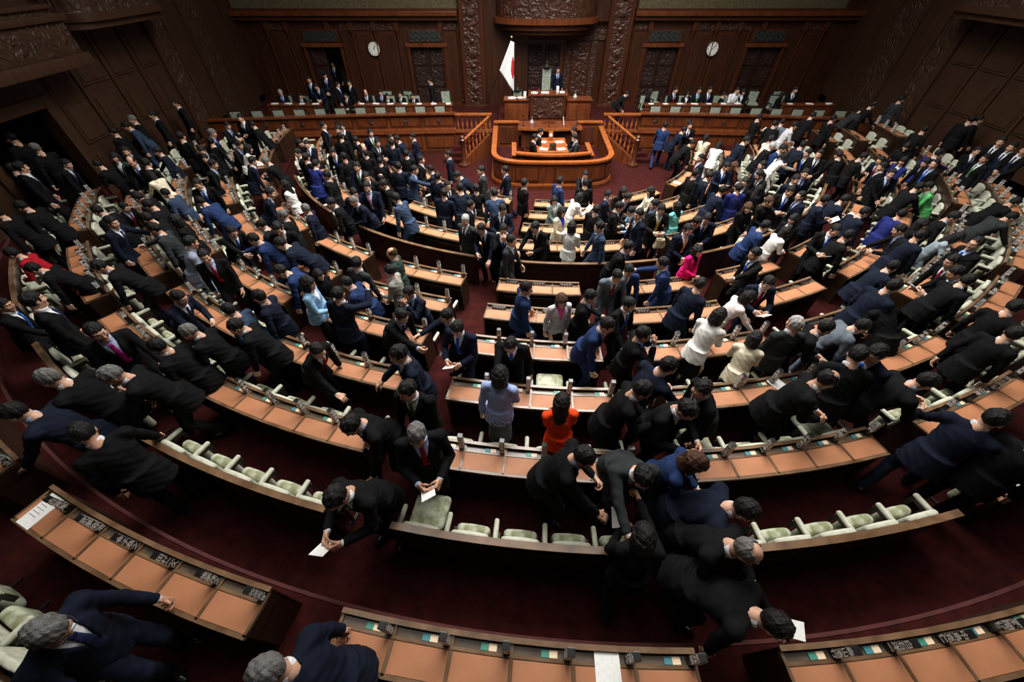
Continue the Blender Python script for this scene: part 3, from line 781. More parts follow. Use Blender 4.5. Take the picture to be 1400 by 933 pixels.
def build_seating():
    plate = MB(); plate.box(-.031, .031, -.031, .031, 0, .31, M['black'], .004); plate.box(-.034, .034, -.034, .034, -.006, .006, M['frame'], .002); plate_me = plate.mesh('nameplate')
    flat = MB(); flat.box(-.130, .130, -.031, .031, 0, .062, M['black'], .003); flat_me = flat.mesh('nameplate')
    tags = {}
    for c in ('green', 'teal', 'cream'):
        t = MB(); t.box(-.035, .035, -.026, .026, 0, .014, M[c], .002); t.box(-.0345, .0345, -.002, .002, .0135, .0150, M['cream' if c == 'cream' else c]); tags[c] = t.mesh('voting_tag')
    seats = []; pi = 0
    for k in ORDER:
        R, z, zf, far = RK[k], ZD[k], ZF[k], FAR[k]
        for p0, p1, n in banks(k):
            mid = (p0 + p1) / 2; w = (p1 - p0) / n
            root = empty('member_desk', (*pol(R - .2, mid), zf), math.radians(mid))
            num = ['no', 'one', 'two', 'three', 'four', 'five', 'six', 'seven', 'eight', 'nine', 'ten', 'eleven', 'twelve', 'thirteen'][n] if n < 14 else str(n)
            tag(root, f'curved desk of {num} orange pads, {ORD[k]} row, {bank_words(k, mid)}', 'desk', 'curved member desks')
            d = MB()
            d.arc(R - .035, R, p0, p1, z - .035, z + .004, M['desk'])                       # near edge
            d.arc(R - .29, R - .03, p0, p1, z - .03, z - .006, M['desk'])                    # bed under the pads
            d.arc(R - .275, R - .262, p0, p1, z - .02, z + .008, M['desk'])
            d.arc(far + .03, R - .27, p0, p1, z - .035, z - .016, M['shelf'])               # sunk shelf
            for i in range(n + 1):
                a = p0 + w * i; e = math.degrees(.0135 / R)
                lo, hi = (a, a + 2 * e) if i == 0 else (a - 2 * e, a) if i == n else (a - e, a + e)
                d.arc(far + .02, R - .02, lo, hi, z - .03, z + .004, M['desk'], 9)
            d.build('desk_top', root)
            r = MB(); r.arc(far - .022, far + .020, p0, p1, z + .008, z + .034, M['desk']); r.build('front_rail', root)
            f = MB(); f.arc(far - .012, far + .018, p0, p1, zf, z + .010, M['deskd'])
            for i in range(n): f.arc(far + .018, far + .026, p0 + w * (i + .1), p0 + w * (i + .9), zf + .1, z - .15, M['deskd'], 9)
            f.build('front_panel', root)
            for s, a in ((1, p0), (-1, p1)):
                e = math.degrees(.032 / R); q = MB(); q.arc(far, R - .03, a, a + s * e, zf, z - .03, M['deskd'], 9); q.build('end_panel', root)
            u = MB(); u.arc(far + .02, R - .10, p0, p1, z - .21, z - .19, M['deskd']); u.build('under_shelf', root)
            wid = math.radians(w) * R; folded = k in 'GFMLKJ' and mid > -12 or (k == 'E' and 14 < mid < 27) or (k in 'MLK' and mid < -40)
            pm = MB(); t0 = wid * (R - .262) / R; a, b = wid / 2 - .016, t0 / 2 - .016
            bm = bmesh.new(); vv = [bm.verts.new(q) for q in ((-a, -.111, 0), (a, -.111, 0), (b, .111, 0), (-b, .111, 0))]; bm.faces.new(vv)
            ex = bmesh.ops.extrude_face_region(bm, geom=bm.faces[:]); bmesh.ops.translate(bm, vec=(0, 0, .008), verts=[g for g in ex['geom'] if isinstance(g, bmesh.types.BMVert)])
            bmesh.ops.bevel(bm, geom=list(bm.edges), offset=.003, segments=1, affect='EDGES'); pm.bm(bm, M['pad']); pad_me = pm.mesh('pad')
            for i in range(n):
                a = p0 + w * (i + .5); rel = math.radians(a - mid)
                def loc(rr, ang, zz):
                    x, y = pol(rr, ang); v = Matrix.Rotation(-math.radians(mid), 3, 'Z') @ Vector((x - root.location.x, y - root.location.y, 0)); return (v.x, v.y, zz - zf)
                child('pad', pad_me, root, loc(R - .148, a, z - .006), rel)
                e = p0 + w * (i + 1) - math.degrees((.045 if not folded else wid * .5) / R)
                rr = far + .064
                np_ = child('nameplate', flat_me if folded else plate_me, root, loc(rr, e, z - .014), math.radians(e - mid))
                g = child('lettering', blob_mesh(pi % 7) if folded else glyph_mesh(NAMES[pi % len(NAMES)], 0), np_, (0, -.0325 if folded else 0, .034 if folded else 0)); pi += 1
                if not folded or k in 'AB':
                    c = RND.choice(['green', 'teal', 'teal', 'green'])
                    for j, (cc, off) in enumerate(((c, .235), ('cream', .165))):
                        ee = p0 + w * (i + 1) - math.degrees(off / R); child('voting_tag', tags[cc], root, loc(rr - .002, ee, z - .016), math.radians(ee - mid))
                seats.append((k, a, w, i, n, mid))
    # partitions behind the fourth, ninth and tenth rows
    def rail(Rin, p0, p1, zf, ztop, label):
        root = empty('partition', (*pol(Rin + .03, (p0 + p1) / 2), zf), math.radians((p0 + p1) / 2)); tag(root, label, 'partition', 'curved seat partitions')
        a = MB(); a.arc(Rin, Rin + .045, p0, p1, zf, ztop - .03, M['deskd'])
        n = max(1, round(math.radians(p1 - p0) * Rin / .9)); w = (p1 - p0) / n
        for i in range(n): a.arc(Rin + .045, Rin + .058, p0 + w * (i + .05), p0 + w * (i + .95), zf + .12, ztop - .14, M['deskd'])
        a.build('panel', root)
        b = MB(); b.arc(Rin - .01, Rin + .065, p0, p1, ztop - .035, ztop, M['desk']); b.build('top_rail', root)
    for p0, p1 in ((-60, -41.7), (-34.6, -14), (-9.2, 10.6), (15.6, 33.3), (40, 58)):
        rail(9.505, p0, p1, ZF['J'], 1.314, f'curved low partition behind the fourth row, {bank_words("J", (p0 + p1) / 2)}')
    for p0, p1, n in banks('C'):
        if p1 > -40 and p0 < 40: rail(15.395, p0, p1, ZF['C'], 1.77, f'curved chair-back partition facing the wide rear aisle, {bank_words("C", (p0 + p1) / 2)}')
    for p0, p1, n in banks('A'):
        rail(17.37, p0, p1, ZF['A'], 2.08, f'curved chair-back partition behind the tenth row, {bank_words("A", (p0 + p1) / 2)}')
    # chairs: backrest, seat that tips up, arm
    def shape(fn, lo, hi, h):
        f = Field(lo, hi, h); X, Y, Z = f.grid(); f.v = fn(X, Y, Z).astype(np.float32); return f.mesh()
    def rbox(x, y, z, b, r):
        q = [np.maximum(abs(c) - (s - r), 0) for c, s in zip((x, y, z), b)]; return np.sqrt(q[0] ** 2 + q[1] ** 2 + q[2] ** 2) - r
    def back(X, Y, Z):
        y = Y - .036 - .10 * (.70 - Z) * .6; top = .70 - .9 * X ** 2
        d = rbox(X, y, Z - .55, (.215, .030, .22), .029) - .012 * np.exp(-((X / .15) ** 2 + ((Z - .55) / .14) ** 2)); return np.maximum(d, Z - top)
    P = shape(back, (-.25, -.03, .30), (.25, .18, .90), .016); back_me = to_mesh('backrest', [(*P, 0)], [M['cloth']])
    def seat_up(X, Y, Z): return rbox(X, Y - .175, Z - .26, (.20, .058, .175), .054) - .008 * np.exp(-(X / .13) ** 2)
    P = shape(seat_up, (-.23, .08, .05), (.23, .30, .48), .014); up_me = to_mesh('seat', [(*P, 0)], [M['clothw']])
    def seat_dn(X, Y, Z): return rbox(X, Y - .30, Z - .42, (.215, .20, .058), .052) - .014 * np.exp(-((X / .14) ** 2 + ((Y - .3) / .14) ** 2))
    P = shape(seat_dn, (-.25, .06, .32), (.25, .55, .53), .014); dn_me = to_mesh('seat', [(*P, 0)], [M['clothw']])
    def armf(X, Y, Z): return rbox(X, Y - .165, Z - .54, (.029, .125, .030), .026)
    P = shape(armf, (-.05, .01, .49), (.05, .33, .60), .010); arm_me = to_mesh('arm_rest', [(*P, 0)], [M['cloth']])
    fr = MB(); fr.box(-.012, .012, .06, .27, .45, .52, M['frame'], .004); fr.box(-.014, .014, .09, .13, 0, .47, M['frame'], .004); fr.box(-.014, .014, .23, .28, .33, .47, M['frame'], .004); fr.box(-.02, .02, .08, .30, 0, .02, M['frame']); fr_me = fr.mesh('arm_bracket')
    down = {('C', 6, 1), ('C', 6, 4), ('C', 5, 4), ('D', 5, 2), ('C', 6, 0)}
    chairs = []
    for (k, a, w, i, n, mid) in seats:
        zf = ZF[k]; Rb = BACK[k]; x, y = pol(Rb, a)
        d = math.hypot(x, y) ; chairs.append((d, k, a, w, i, n, mid, x, y, zf))
    chairs.sort(); keep = chairs[:300]; rest = chairs[300:]
    first = {}
    for (d, k, a, w, i, n, mid, x, y, zf) in keep:
        root = empty('folding_chair', (x, y, zf), math.radians(a)); wl = math.radians(w) * BACK[k]
        dn = (k == 'C' and abs(a + 9.6) < .9) or (k == 'D' and (abs(a - 11.4) < 1.2 or abs(a - 4.05) < .9)) or (k == 'E' and abs(a + 4) < .9)
        tag(root, f'pale green {"folded-down" if dn else "tip-up"} chair, {ORDN[i]} from left, {ORD[k]} row, {bank_words(k, mid)}', 'chair', 'pale green member chairs')
        child('backrest', back_me, root); child('seat', dn_me if dn else up_me, root)
        for s in ([-1, 1] if i == n - 1 else [-1]):
            ar = child('arm_rest', arm_me, root, (s * wl / 2, 0, 0)); child('arm_bracket', fr_me, ar)
    if rest:
        mb = []
        def take(me, Mx):
            co = np.empty(len(me.vertices) * 3, np.float32); me.vertices.foreach_get('co', co); co = co.reshape(-1, 3)
            lt = np.empty(len(me.loops), np.int32); me.loops.foreach_get('vertex_index', lt)
            return co @ Mx[:3, :3].T + Mx[:3, 3], lt.reshape(-1, 4)
        parts = []
        for (d, k, a, w, i, n, mid, x, y, zf) in rest:
            Mx = np.array(Matrix.Translation((x, y, zf)) @ Matrix.Rotation(math.radians(a), 4, 'Z')); wl = math.radians(w) * BACK[k]
            for me in (back_me, up_me): Q, F = take(me, Mx); parts.append((Q, F, 0))
            Q, F = take(arm_me, Mx @ np.array(Matrix.Translation((-wl / 2, 0, 0)))); parts.append((Q, F, 0))
        o = link('distant_seating', to_mesh('distant_seating', parts, [M['cloth']])); o['kind'] = 'stuff'; tag(o, 'smallest pale green chairs beyond the crowd near the rostrum', 'seating')
def bench_y(x): return 18.02 - .0056 * (x - AX) ** 2
BAL = [(.030, 0), (.032, .02), (.020, .035), (.022, .08), (.034, .16), (.038, .21), (.030, .28), (.018, .36), (.017, .42), (.026, .45), (.026, .48), (.017, .50), (.02, .54), (.032, .56), (.032, .60)]
def build_rostrum():
    bal = MB(); bal.lathe([(r * 1.15, z) for r, z in BAL], M['rim'], 10); bal_me = bal.mesh('baluster', True)
    # government benches: a wing on each side of the rostrum
    for sgn, word in ((-1, 'flag'), (1, 'far')):
        x0, x1 = (2.45 + AX, 12.75 + AX) if sgn > 0 else (AX - 13.7, AX - 3.9)
        x0, x1 = (AX + 3.9, XR - .02) if sgn > 0 else (XL + .02, AX - 3.9)
        root = empty('government_bench', ((x0 + x1) / 2, 17.4, 0)); tag(root, f'long polished wood government bench with carved medallions, on the {"left side" if sgn < 0 else "right side"}', 'bench', 'government benches')
        n = 26; xs = [x0 + (x1 - x0) * i / n for i in range(n + 1)]
        def strip(mb, dy0, dy1, z0, z1, mat):
            vs = []; fs = []
            for x in xs: y = bench_y(x); vs += [(x, y + dy0, z0), (x, y + dy1, z0), (x, y + dy1, z1), (x, y + dy0, z1)]
            for i in range(n):
                for j in range(4): fs.append([4 * i + j, 4 * i + 4 + j, 4 * i + 4 + (j + 1) % 4, 4 * i + (j + 1) % 4])
            fs += [[0, 1, 2, 3], [4 * n + 3, 4 * n + 2, 4 * n + 1, 4 * n]]; mb.add(vs, fs, mat)
        p = MB(); strip(p, -.50, .3, 0, .12, M['wall2']); strip(p, -.46, .3, .12, .78, M['bench']); p.build('plinth', root)
        l = MB(); strip(l, -.52, .1, .78, .83, M['bench']); strip(l, -.40, .1, .83, .87, M['bench']); l.build('ledge', root)
        f = MB(); strip(f, -.06, .02, .87, 1.38, M['bench']); f.build('front_panel', root)
        r = MB(); strip(r, -.16, .14, 1.38, 1.44, M['bench']); r.build('top_rail', root)
        m = 7
        for i in range(m):
            xa = x0 + (x1 - x0) * (i + .04) / m; xb = x0 + (x1 - x0) * (i + .96) / m; xm = (xa + xb) / 2
            sl = -.0112 * (xm - AX); q = MB(); M4 = Matrix.Translation((xm, bench_y(xm), 0)) @ Matrix.Rotation(math.atan(sl), 4, 'Z'); h = (xb - xa) / 2
            q.box(-h, h, -.075, -.06, .93, 1.34, M['wall2'], .004, M4); q.box(-h + .07, h - .07, -.082, -.07, .98, 1.29, M['bench'], .006, M4)
            q.box(-h, h, -.475, -.46, .18, .70, M['wall2'], .004, M4); q.box(-h + .08, h - .08, -.485, -.47, .24, .64, M['bench'], .006, M4)
            pn = q.build('raised_panel', root)
            e = MB(); R4 = M4 @ Matrix.Translation((0, -.085, 1.135)) @ Matrix.Rotation(PI / 2, 4, 'X'); e.lathe([(.105, 0), (.10, .012), (.085, .016), (.08, .008), (.05, .010), (.04, .022), (.0, .026)], M['carvef'], 18, M4=R4); e.build('medallion', pn, True)
        # ministers' green-backed chairs and the floor they stand on
        fl = MB(); strip(fl, .02, 4.5, .0, .75, M['carpet']); o = fl.build('floor_platform' if sgn < 0 else 'floor_platform.001'); o['kind'] = 'structure'
        def minister_chair(x, y, rzz, label):
            c = empty('minister_chair', (x, y, .75), rzz); tag(c, label, 'chair', 'green upholstered bench chairs')
            child('backrest', MC['back'], c); child('back_pad', MC['pad'], c); child('seat', MC['seat'], c); child('seat_frame', MC['fr'], c)
            for s in (-1, 1):
                for t in (0, 1): child('leg', MC['leg'], c, (s * .21, -.21 + .42 * t, 0))
                child('arm_rest', MC['arm'], c, (s * .25, 0, 0))
        if sgn < 0:
            MC = {}
            b = MB(); b.box(-.25, .25, .20, .25, .36, .92, M['frame'], .015); MC['back'] = b.mesh('backrest')
            b = MB(); b.box(-.20, .20, .245, .262, .45, .88, M['chairg'], .008); b.box(-.20, .20, .188, .205, .45, .88, M['chairg'], .008); MC['pad'] = b.mesh('back_pad')
            b = MB(); b.box(-.23, .23, -.24, .20, .40, .48, M['chairg'], .02); MC['seat'] = b.mesh('seat')
            b = MB(); b.box(-.25, .25, -.25, .23, .34, .41, M['frame'], .008); MC['fr'] = b.mesh('seat_frame')
            b = MB(); b.box(-.025, .025, -.025, .025, 0, .36, M['frame'], .004); MC['leg'] = b.mesh('leg')
            b = MB(); b.box(-.022, .022, -.20, .22, .62, .66, M['frame'], .008); b.box(-.018, .018, -.19, -.15, .38, .63, M['frame']); MC['arm'] = b.mesh('arm_rest')
            globals()['MC'] = MC
        else: MC = globals()['MC']
        for i in range(11):
            x = AX + sgn * (4.55 + i * .82)
            minister_chair(x, bench_y(x) + .36, PI + math.atan(-.0112 * (x - AX)), f'green-backed bench chair, {ORDN[i]} from the rostrum, {"left" if sgn < 0 else "right"} front rank')
        seated = sorted([r for r in PEOPLE if r[5] == 'DS' and r[1] > 18 and (r[0] < AX) == (sgn < 0)], key=lambda r: abs(r[0] - AX))
        for i, r in enumerate(seated):
            minister_chair(r[0], r[1] + .10, 0, f'green-backed chair under the {ORDN[i]} seated official from the rostrum, {"left" if sgn < 0 else "right"} side')
        for i, dx in enumerate((4.55, 6.4, 7.3) if sgn < 0 else (5.2, 9.75, 10.9)):
            minister_chair(AX + sgn * dx, 20.3, (.3, -.2, .1)[i], f'empty green-backed chair against the panelled wall, {ORDN[i]} from the rostrum, {"left" if sgn < 0 else "right"} side')
        # secretaries' long table
        for j, (a, b) in enumerate((((4.1, 8.4), (9.9, 12.2)) if sgn < 0 else ((4.3, 8.6), (10.4, 12.6)))):
            xa, xb = sorted((AX + sgn * a, AX + sgn * b)); yt = 18.97
            t = empty('secretary_table', ((xa + xb) / 2, yt, .75)); tag(t, f'{"long" if j == 0 else "short"} wooden table with papers behind the green chairs, {"left" if sgn < 0 else "right"} side', 'table', 'secretary tables')
            q = MB(); q.box(xa, xb, yt - .2, yt + .2, 1.45, 1.50, M['bench'], .008); q.build('table_top', t)
            q = MB(); q.box(xa + .03, xb - .03, yt - .17, yt - .13, .80, 1.45, M['bench'], .004); q.build('front_panel', t)
            for s in (xa + .05, xb - .09): q = MB(); q.box(s, s + .04, yt - .14, yt + .17, .75, 1.45, M['bench']); q.build('end_panel', t)
            m = int((xb - xa) / .55)
            for i in range(m):
                x = xa + .3 + i * (xb - xa - .5) / max(m - 1, 1); ww = .10 + .05 * RND.random()
                s = MB(); s.box(-ww, ww, -.08, .08, 0, .006 + .02 * RND.random(), M['white'], .001, None)
                o = s.build('paper_stack', None, False, (x, yt - .02, 1.502), RND.uniform(-.4, .4)); tag(o, f'white paper pile, {ORDN[i]} from the rostrum side end, {"long" if j == 0 else "short"} secretary table, {"left" if sgn < 0 else "right"} side' if sgn > 0 else f'white paper pile, {ORDN[m - 1 - i]} from the rostrum side end, {"long" if j == 0 else "short"} secretary table, left side', 'paper', 'papers on the secretary tables')
        # balustrade at the inner end and the stair
        xa, xb = sorted((AX + sgn * 2.35, AX + sgn * 3.9)); br = empty('balustrade', ((xa + xb) / 2, 17.9, .8)); tag(br, f'turned wooden balustrade beside the rostrum steps, {"left" if sgn < 0 else "right"} side', 'balustrade')
        q = MB(); q.box(xa, xb, 17.72, 17.92, 1.36, 1.43, M['rim'], .012); q.build('hand_rail', br)
        q = MB(); q.box(xa, xb, 17.55, 18.1, 0, .78, M['bench']); q.box(xa, xb, 17.50, 17.95, .76, .82, M['bench'], .01); q.build('base', br)
        for i in range(8): child('baluster', bal_me, br, (xa + .1 + (xb - xa - .2) * i / 7 - br.location.x, 17.82 - 17.9, .79 - .8))
        st = empty('rostrum_steps', (AX + sgn * 3.0, 16.6, 0)); tag(st, f'short stair with turned balusters and round newel, {"left" if sgn < 0 else "right"} side of the rostrum', 'stairs')
        A = Vector((AX + sgn * 3.45, 15.95, 0)); B = Vector((AX + sgn * 2.45, 17.25, .78))
        for i in range(5):
            t0 = i / 5; c = A.lerp(B, t0 + .1); q = MB(); yaw = math.atan2(B.y - A.y, B.x - A.x)
            M4 = Matrix.Translation((c.x + sgn * .52, c.y + .30, 0)) @ Matrix.Rotation(0, 4, 'Z'); q.box(-.46, .46, -.16, .5, 0, .155 * (i + 1), M['carpet'], .004, M4); q.build('step', st)
        q = MB(); q.lathe([(.22, 0), (.22, .10), (.15, .13), (.12, .2), (.085, .26), (.09, .9), (.11, .95), (.12, 1.0), (.08, 1.05), (.10, 1.10), (.06, 1.16)], M['wall2'], 16, c=(A.x, A.y, 0)); q.build('newel_post', st, True)
        q = MB(); q.tube([A + Vector((0, 0, .95)), B + Vector((0, 0, .68))], .05, M['rim'], 8); q.build('hand_rail', st, True)
        q = MB(); d = (B - A); nx = Vector((-d.y, d.x, 0)).normalized() * .06
        q.add([A - nx + Vector((0, 0, 0)), B - nx - Vector((0, 0, B.z)), B - nx + Vector((0, 0, .05)), A - nx + Vector((0, 0, .26)), A + nx, B + nx - Vector((0, 0, B.z)), B + nx + Vector((0, 0, .05)), A + nx + Vector((0, 0, .26))], [[0, 1, 2, 3], [7, 6, 5, 4], [3, 2, 6, 7], [0, 3, 7, 4], [1, 0, 4, 5], [2, 1, 5, 6]], M['bench']); q.build('stringer', st)
        for i in range(7):
            p = A.lerp(B, (i + .7) / 7.4); child('baluster', bal_me, st, (p.x - st.location.x, p.y - st.location.y, .24 - .22 * (i + .7) / 7.4 + p.z - .02)).scale = (1.1, 1.1, 1.05)
    # central platform
    pf = MB(); pf.box(AX - 3.9, AX + 3.9, 18.1, 23.2, 0, .75, M['carpet']); pf.box(AX - 2.3, AX + 2.3, 17.6, 18.1, 0, .60, M['carpet']); pf.box(AX - 2.1, AX + 2.1, 18.25, 21.2, .75, 1.02, M['carpet']); pf.box(AX - 2.15, AX + 2.15, 14.4, 17.62, 0, .30, M['carpet'])
    struct(pf.build('floor_rostrum'))
    # pulpit enclosure
    en = empty('clerk_enclosure', (AX, 15.5, 0)); tag(en, 'rounded varnished wood enclosure round the clerks below the speaking desk', 'enclosure')
    def U(k, n=44):
        hw = 2.20 + k; pts = [(AX - hw, 17.35)]
        for i in range(n + 1):
            t = PI * i / n; c, s = math.cos(t), math.sin(t)
            e = .55; px = -hw * abs(c) ** e * (1 if c > 0 else -1); py = 14.85 - (1.05 + k) * abs(s) ** .8
            pts.append((AX + px, py))
        pts.append((AX + hw, 17.35)); return pts
    def wall(mb, k0, k1, z0, z1, mat, zf=None):
        a, b = U(k0), U(k1); n = len(a); vs = []
        for p, q in zip(a, b):
            dz = (max(p[1] - 14.3, 0)) / 3 * .16
            vs += [(*p, z0 + (dz if z0 > .5 else 0)), (*q, z0 + (dz if z0 > .5 else 0)), (*q, z1 + (dz if z1 > .5 else 0)), (*p, z1 + (dz if z1 > .5 else 0))]
        fs = [[4 * i + j, 4 * i + 4 + j, 4 * i + 4 + (j + 1) % 4, 4 * i + (j + 1) % 4] for i in range(n - 1) for j in range(4)] + [[0, 1, 2, 3], [4 * n - 1, 4 * n - 2, 4 * n - 3, 4 * n - 4]]
        mb.add(vs, fs, mat)
    q = MB(); wall(q, -.06, .02, 0, .90, M['bench']); q.build('wall', en)
    q = MB(); wall(q, -.12, .07, .90, .97, M['rim']); q.build('rim', en)
    q = MB(); wall(q, .0, .10, 0, .14, M['bench']); wall(q, .0, .06, .14, .19, M['rim']); q.build('plinth', en)
    pts = U(.03); L = len(pts)
    for a, b in ((5, 10), (11, 16), (17, 22), (23, 28), (29, 34), (35, 40)):
        seg = [Vector((*pts[i], 0)) for i in range(a, b + 1)]
        q = MB(); q.sweep(seg, [(-.012, .27), (.012, .27), (.012, .80), (-.012, .80)], M['wall2']); s2 = seg[1:-1] if len(seg) > 4 else seg
        q.sweep([s.lerp(seg[len(seg) // 2], .10) for s in seg], [(-.004, .33), (.022, .33), (.022, .74), (-.004, .74)], M['bench']); q.build('raised_panel', en)
    # carved shelf rising behind the front rim
    q = MB(); path = [Vector((AX - 1.35 + 2.7 * i / 14, 14.30 - .22 * math.sin(PI * i / 14), 0)) for i in range(15)]
    q.sweep(path, [(-.03, .3), (.03, .3), (.03, 1.06), (-.03, 1.06)], M['carve']); q.sweep(path, [(-.10, 1.06), (.09, 1.06), (.09, 1.12), (-.10, 1.12)], M['rim']); q.build('reading_shelf', en)
    for s in (-1, 1):
        q = MB(); q.box(AX + s * 1.42 - .06, AX + s * 1.42 + .06, 14.45, 15.7, .3, .92, M['bench'], .01); q.box(AX + s * 1.42 - .09, AX + s * 1.42 + .09, 14.42, 15.75, .92, .98, M['rim'], .015); q.build('side_screen', en)
    for s in (-1, 1):
        q = MB(); q.box(*sorted((AX + s * 1.2, AX + s * 2.15)), 17.25, 17.35, .3, 1.22, M['bench']); q.box(*sorted((AX + s * 1.35, AX + s * 2.0)), 17.22, 17.26, .45, 1.08, M['wall2'], .01); q.box(*sorted((AX + s * 1.2, AX + s * 2.25)), 17.2, 17.4, 1.22, 1.29, M['rim'], .012); q.build('back_panel', en)
    # clerks' table
    t = empty('clerk_table', (AX, 15.3, .3)); tag(t, 'low clerks\' table with papers inside the rounded enclosure', 'table')
    q = MB(); q.box(AX - .58, AX + .58, 14.55, 16.1, .98, 1.03, M['rim'], .01); q.build('table_top', t)
    q = MB(); q.box(AX - .48, AX + .48, 14.65, 16.0, .3, .98, M['bench']); q.build('pedestal', t)
    k = 0
    for sx, yy in ((-.33, 14.85), (-.33, 15.6), (.33, 14.85), (.33, 15.6)):
        s = MB(); s.box(-.15, .15, -.11, .11, 0, .012, M['white'], .001); s.box(-.10, .14, -.13, .05, .012, .018, M['white'], .001)
        o = s.build('paper_stack', None, False, (AX + sx, yy, 1.031), .3 * (1 if sx > 0 else -1)); tag(o, f'white papers on the clerks\' table, {["near left", "far left", "near right", "far right"][k]} clerk', 'paper', 'papers on the clerks\' table'); k += 1
    b = MB(); b.box(-.12, .12, -.09, .09, 0, .20, M['deskd'], .008); b.box(-.10, .10, -.094, -.088, .03, .17, M['carvef']); tag(b.build('letter_box', None, False, (AX, 14.80, 1.031)), 'small dark carved box at the front of the clerks\' table', 'box')
    b = MB(); b.box(-.09, .09, -.07, .07, 0, .30, M['rim'], .03); b.lathe([(.055, 0), (.055, .01)], M['face'], 16, M4=Matrix.Translation((0, -.071, .20)) @ Matrix.Rotation(PI / 2, 4, 'X')); tag(b.build('table_clock', None, False, (AX, 15.85, 1.031)), 'small wooden table clock with a pale dial facing the clerks', 'clock')
    for i, r in enumerate([r for r in PEOPLE if r[5] == 'DS' and r[1] < 17]):
        c = empty('clerk_stool', (r[0], r[1], .3)); tag(c, f'plain dark stool under the {["nearer", "farther"][r[1] > 15.1]} clerk on the {["left", "right"][r[0] > AX]} of the table', 'stool')
        q = MB(); q.box(-.2, .2, -.2, .2, .40, .46, M['frame'], .015); child('seat', q.mesh('seat'), c)
        for sx in (-1, 1):
            for sy in (-1, 1): q = MB(); q.box(-.02, .02, -.02, .02, 0, .41, M['frame']); child('leg', q.mesh('leg'), c, (sx * .16, sy * .16, 0))
    # speaking desk
    d = empty('speaking_desk', (AX + .1, 17.2, .3)); tag(d, 'wide speaking desk with bowed top and microphones below the president\'s seat', 'desk')
    q = MB(); q.box(AX - 1.12, AX + 1.22, 16.85, 17.6, .3, 1.12, M['bench']); 
    for s in (-1.1, 1.08): q.lathe([(.06, .35), (.07, .45), (.05, .5), (.05, 1.0), (.07, 1.05), (.07, 1.1)], M['wall2'], 10, c=(AX + .05 + s, 16.86, 0))
    q.box(AX - .95, AX + 1.05, 16.82, 16.86, .42, 1.02, M['wall2'], .01); q.build('cabinet', d)
    q = MB(); pa = [(AX - 1.25 + 2.6 * i / 16, 16.78 - .14 * math.sin(PI * i / 16)) for i in range(17)]; n = 17
    vs = [(*p, 1.12) for p in pa] + [(*p, 1.19) for p in pa] ; vs += [(p[0], 17.68, 1.12) for p in pa] + [(p[0], 17.68, 1.19) for p in pa]
    fs = []
    for i in range(n - 1): fs += [[i, i + 1, n + i + 1, n + i], [n + i, n + i + 1, 3 * n + i + 1, 3 * n + i], [2 * n + i, 3 * n + i, 3 * n + i + 1, 2 * n + i + 1], [i, 2 * n + i, 2 * n + i + 1, i + 1]]
    fs += [[0, n, 3 * n, 2 * n], [n - 1, 3 * n - 1, 4 * n - 1, 2 * n - 1]]
    q.add(vs, fs, M['bench']); q.sweep([Vector((*p, 0)) for p in pa], [(-.01, 1.11), (.03, 1.11), (.03, 1.20), (-.01, 1.20)], M['rim']); q.build('desk_top', d)
    q = MB(); q.box(AX - .28, AX + .30, 17.15, 17.19, 1.19, 1.34, M['bench'], .006); q.box(AX - .28, AX + .30, 16.95, 17.17, 1.19, 1.205, M['bench']); q.build('reading_stand', d)
    def mic(x, y, z, lean, label):
        m = empty('microphone', (x, y, z)); tag(m, label, 'microphone', 'desk microphones')
        q = MB(); q.lathe([(.06, 0), (.06, .012), (.02, .02)], M['frame'], 14, c=(x, y, z)); q.build('base', m, True)
        q = MB(); q.tube([(x, y, z + .01), (x + lean * .3, y + .02, z + .22), (x + lean, y + .05, z + .36)], .009, M['black'], 6); q.build('stem', m, True)
        q = MB(); q.lathe([(.012, 0), (.02, .02), (.02, .06), (.01, .07)], M['black'], 10, c=(x + lean, y + .05, z + .35)); q.build('head', m, True)
    mic(AX + .0, 16.95, 1.19, .02, 'central black microphone on the speaking desk'); mic(AX - 1.05, 17.0, 1.19, .02, 'black microphone at the flag-side end of the speaking desk'); mic(AX + 1.15, 17.05, 1.19, -.02, 'black microphone at the end of the speaking desk away from the flag')
    def flask(x, y, z, label):
        q = MB(); q.lathe([(.005, .0), (.085, .01), (.095, .05), (.06, .11), (.022, .15), (.02, .24), (.03, .26)], M['glass'], 16); tag(q.build('water_flask', None, True, (x, y, z)), label, 'flask', 'water flasks')
    flask(AX - .68, 17.3, 1.19, 'clear round water flask on the speaking desk'); flask(AX + 1.2, 18.7, 1.78, 'clear water flask on the desk beside the president\'s desk')
    q = MB(); q.box(-.02, .02, -.02, .02, 0, .015, M['frame']); q.tube([(0, 0, .01), (-.05, .05, .33)], .013, M['white'], 6); tag(q.build('white_rod', None, False, (AX + .62, 17.0, 1.19), 0), 'thin white rod leaning upright on the speaking desk', 'rod')
    # the president's desk with a secretary's desk either side
    pd = empty('president_desk', (AX + .03, 18.6, .75)); tag(pd, 'tall carved president\'s desk in the middle of the rostrum', 'desk')
    q = MB(); q.box(AX - .72, AX + .78, 18.38, 18.95, .60, 1.94, M['bench']); q.box(AX - .62, AX + .68, 18.35, 18.39, 1.1, 1.85, M['carve'], .01); q.build('cabinet', pd)
    q = MB(); q.box(AX - .80, AX + .86, 18.30, 19.02, 1.94, 2.0, M['bench'], .015); q.build('desk_top', pd)
    for s in (-1, 1):
        q = MB(); xc = AX + .03 + s * .68; q.lathe([(.05, .6), (.055, .75), (.04, .8), (.045, 1.2), (.04, 1.75), (.06, 1.85), (.06, 1.93)], M['wall2'], 10, c=(xc, 18.36, 0)); q.build('corner_column', pd, True)
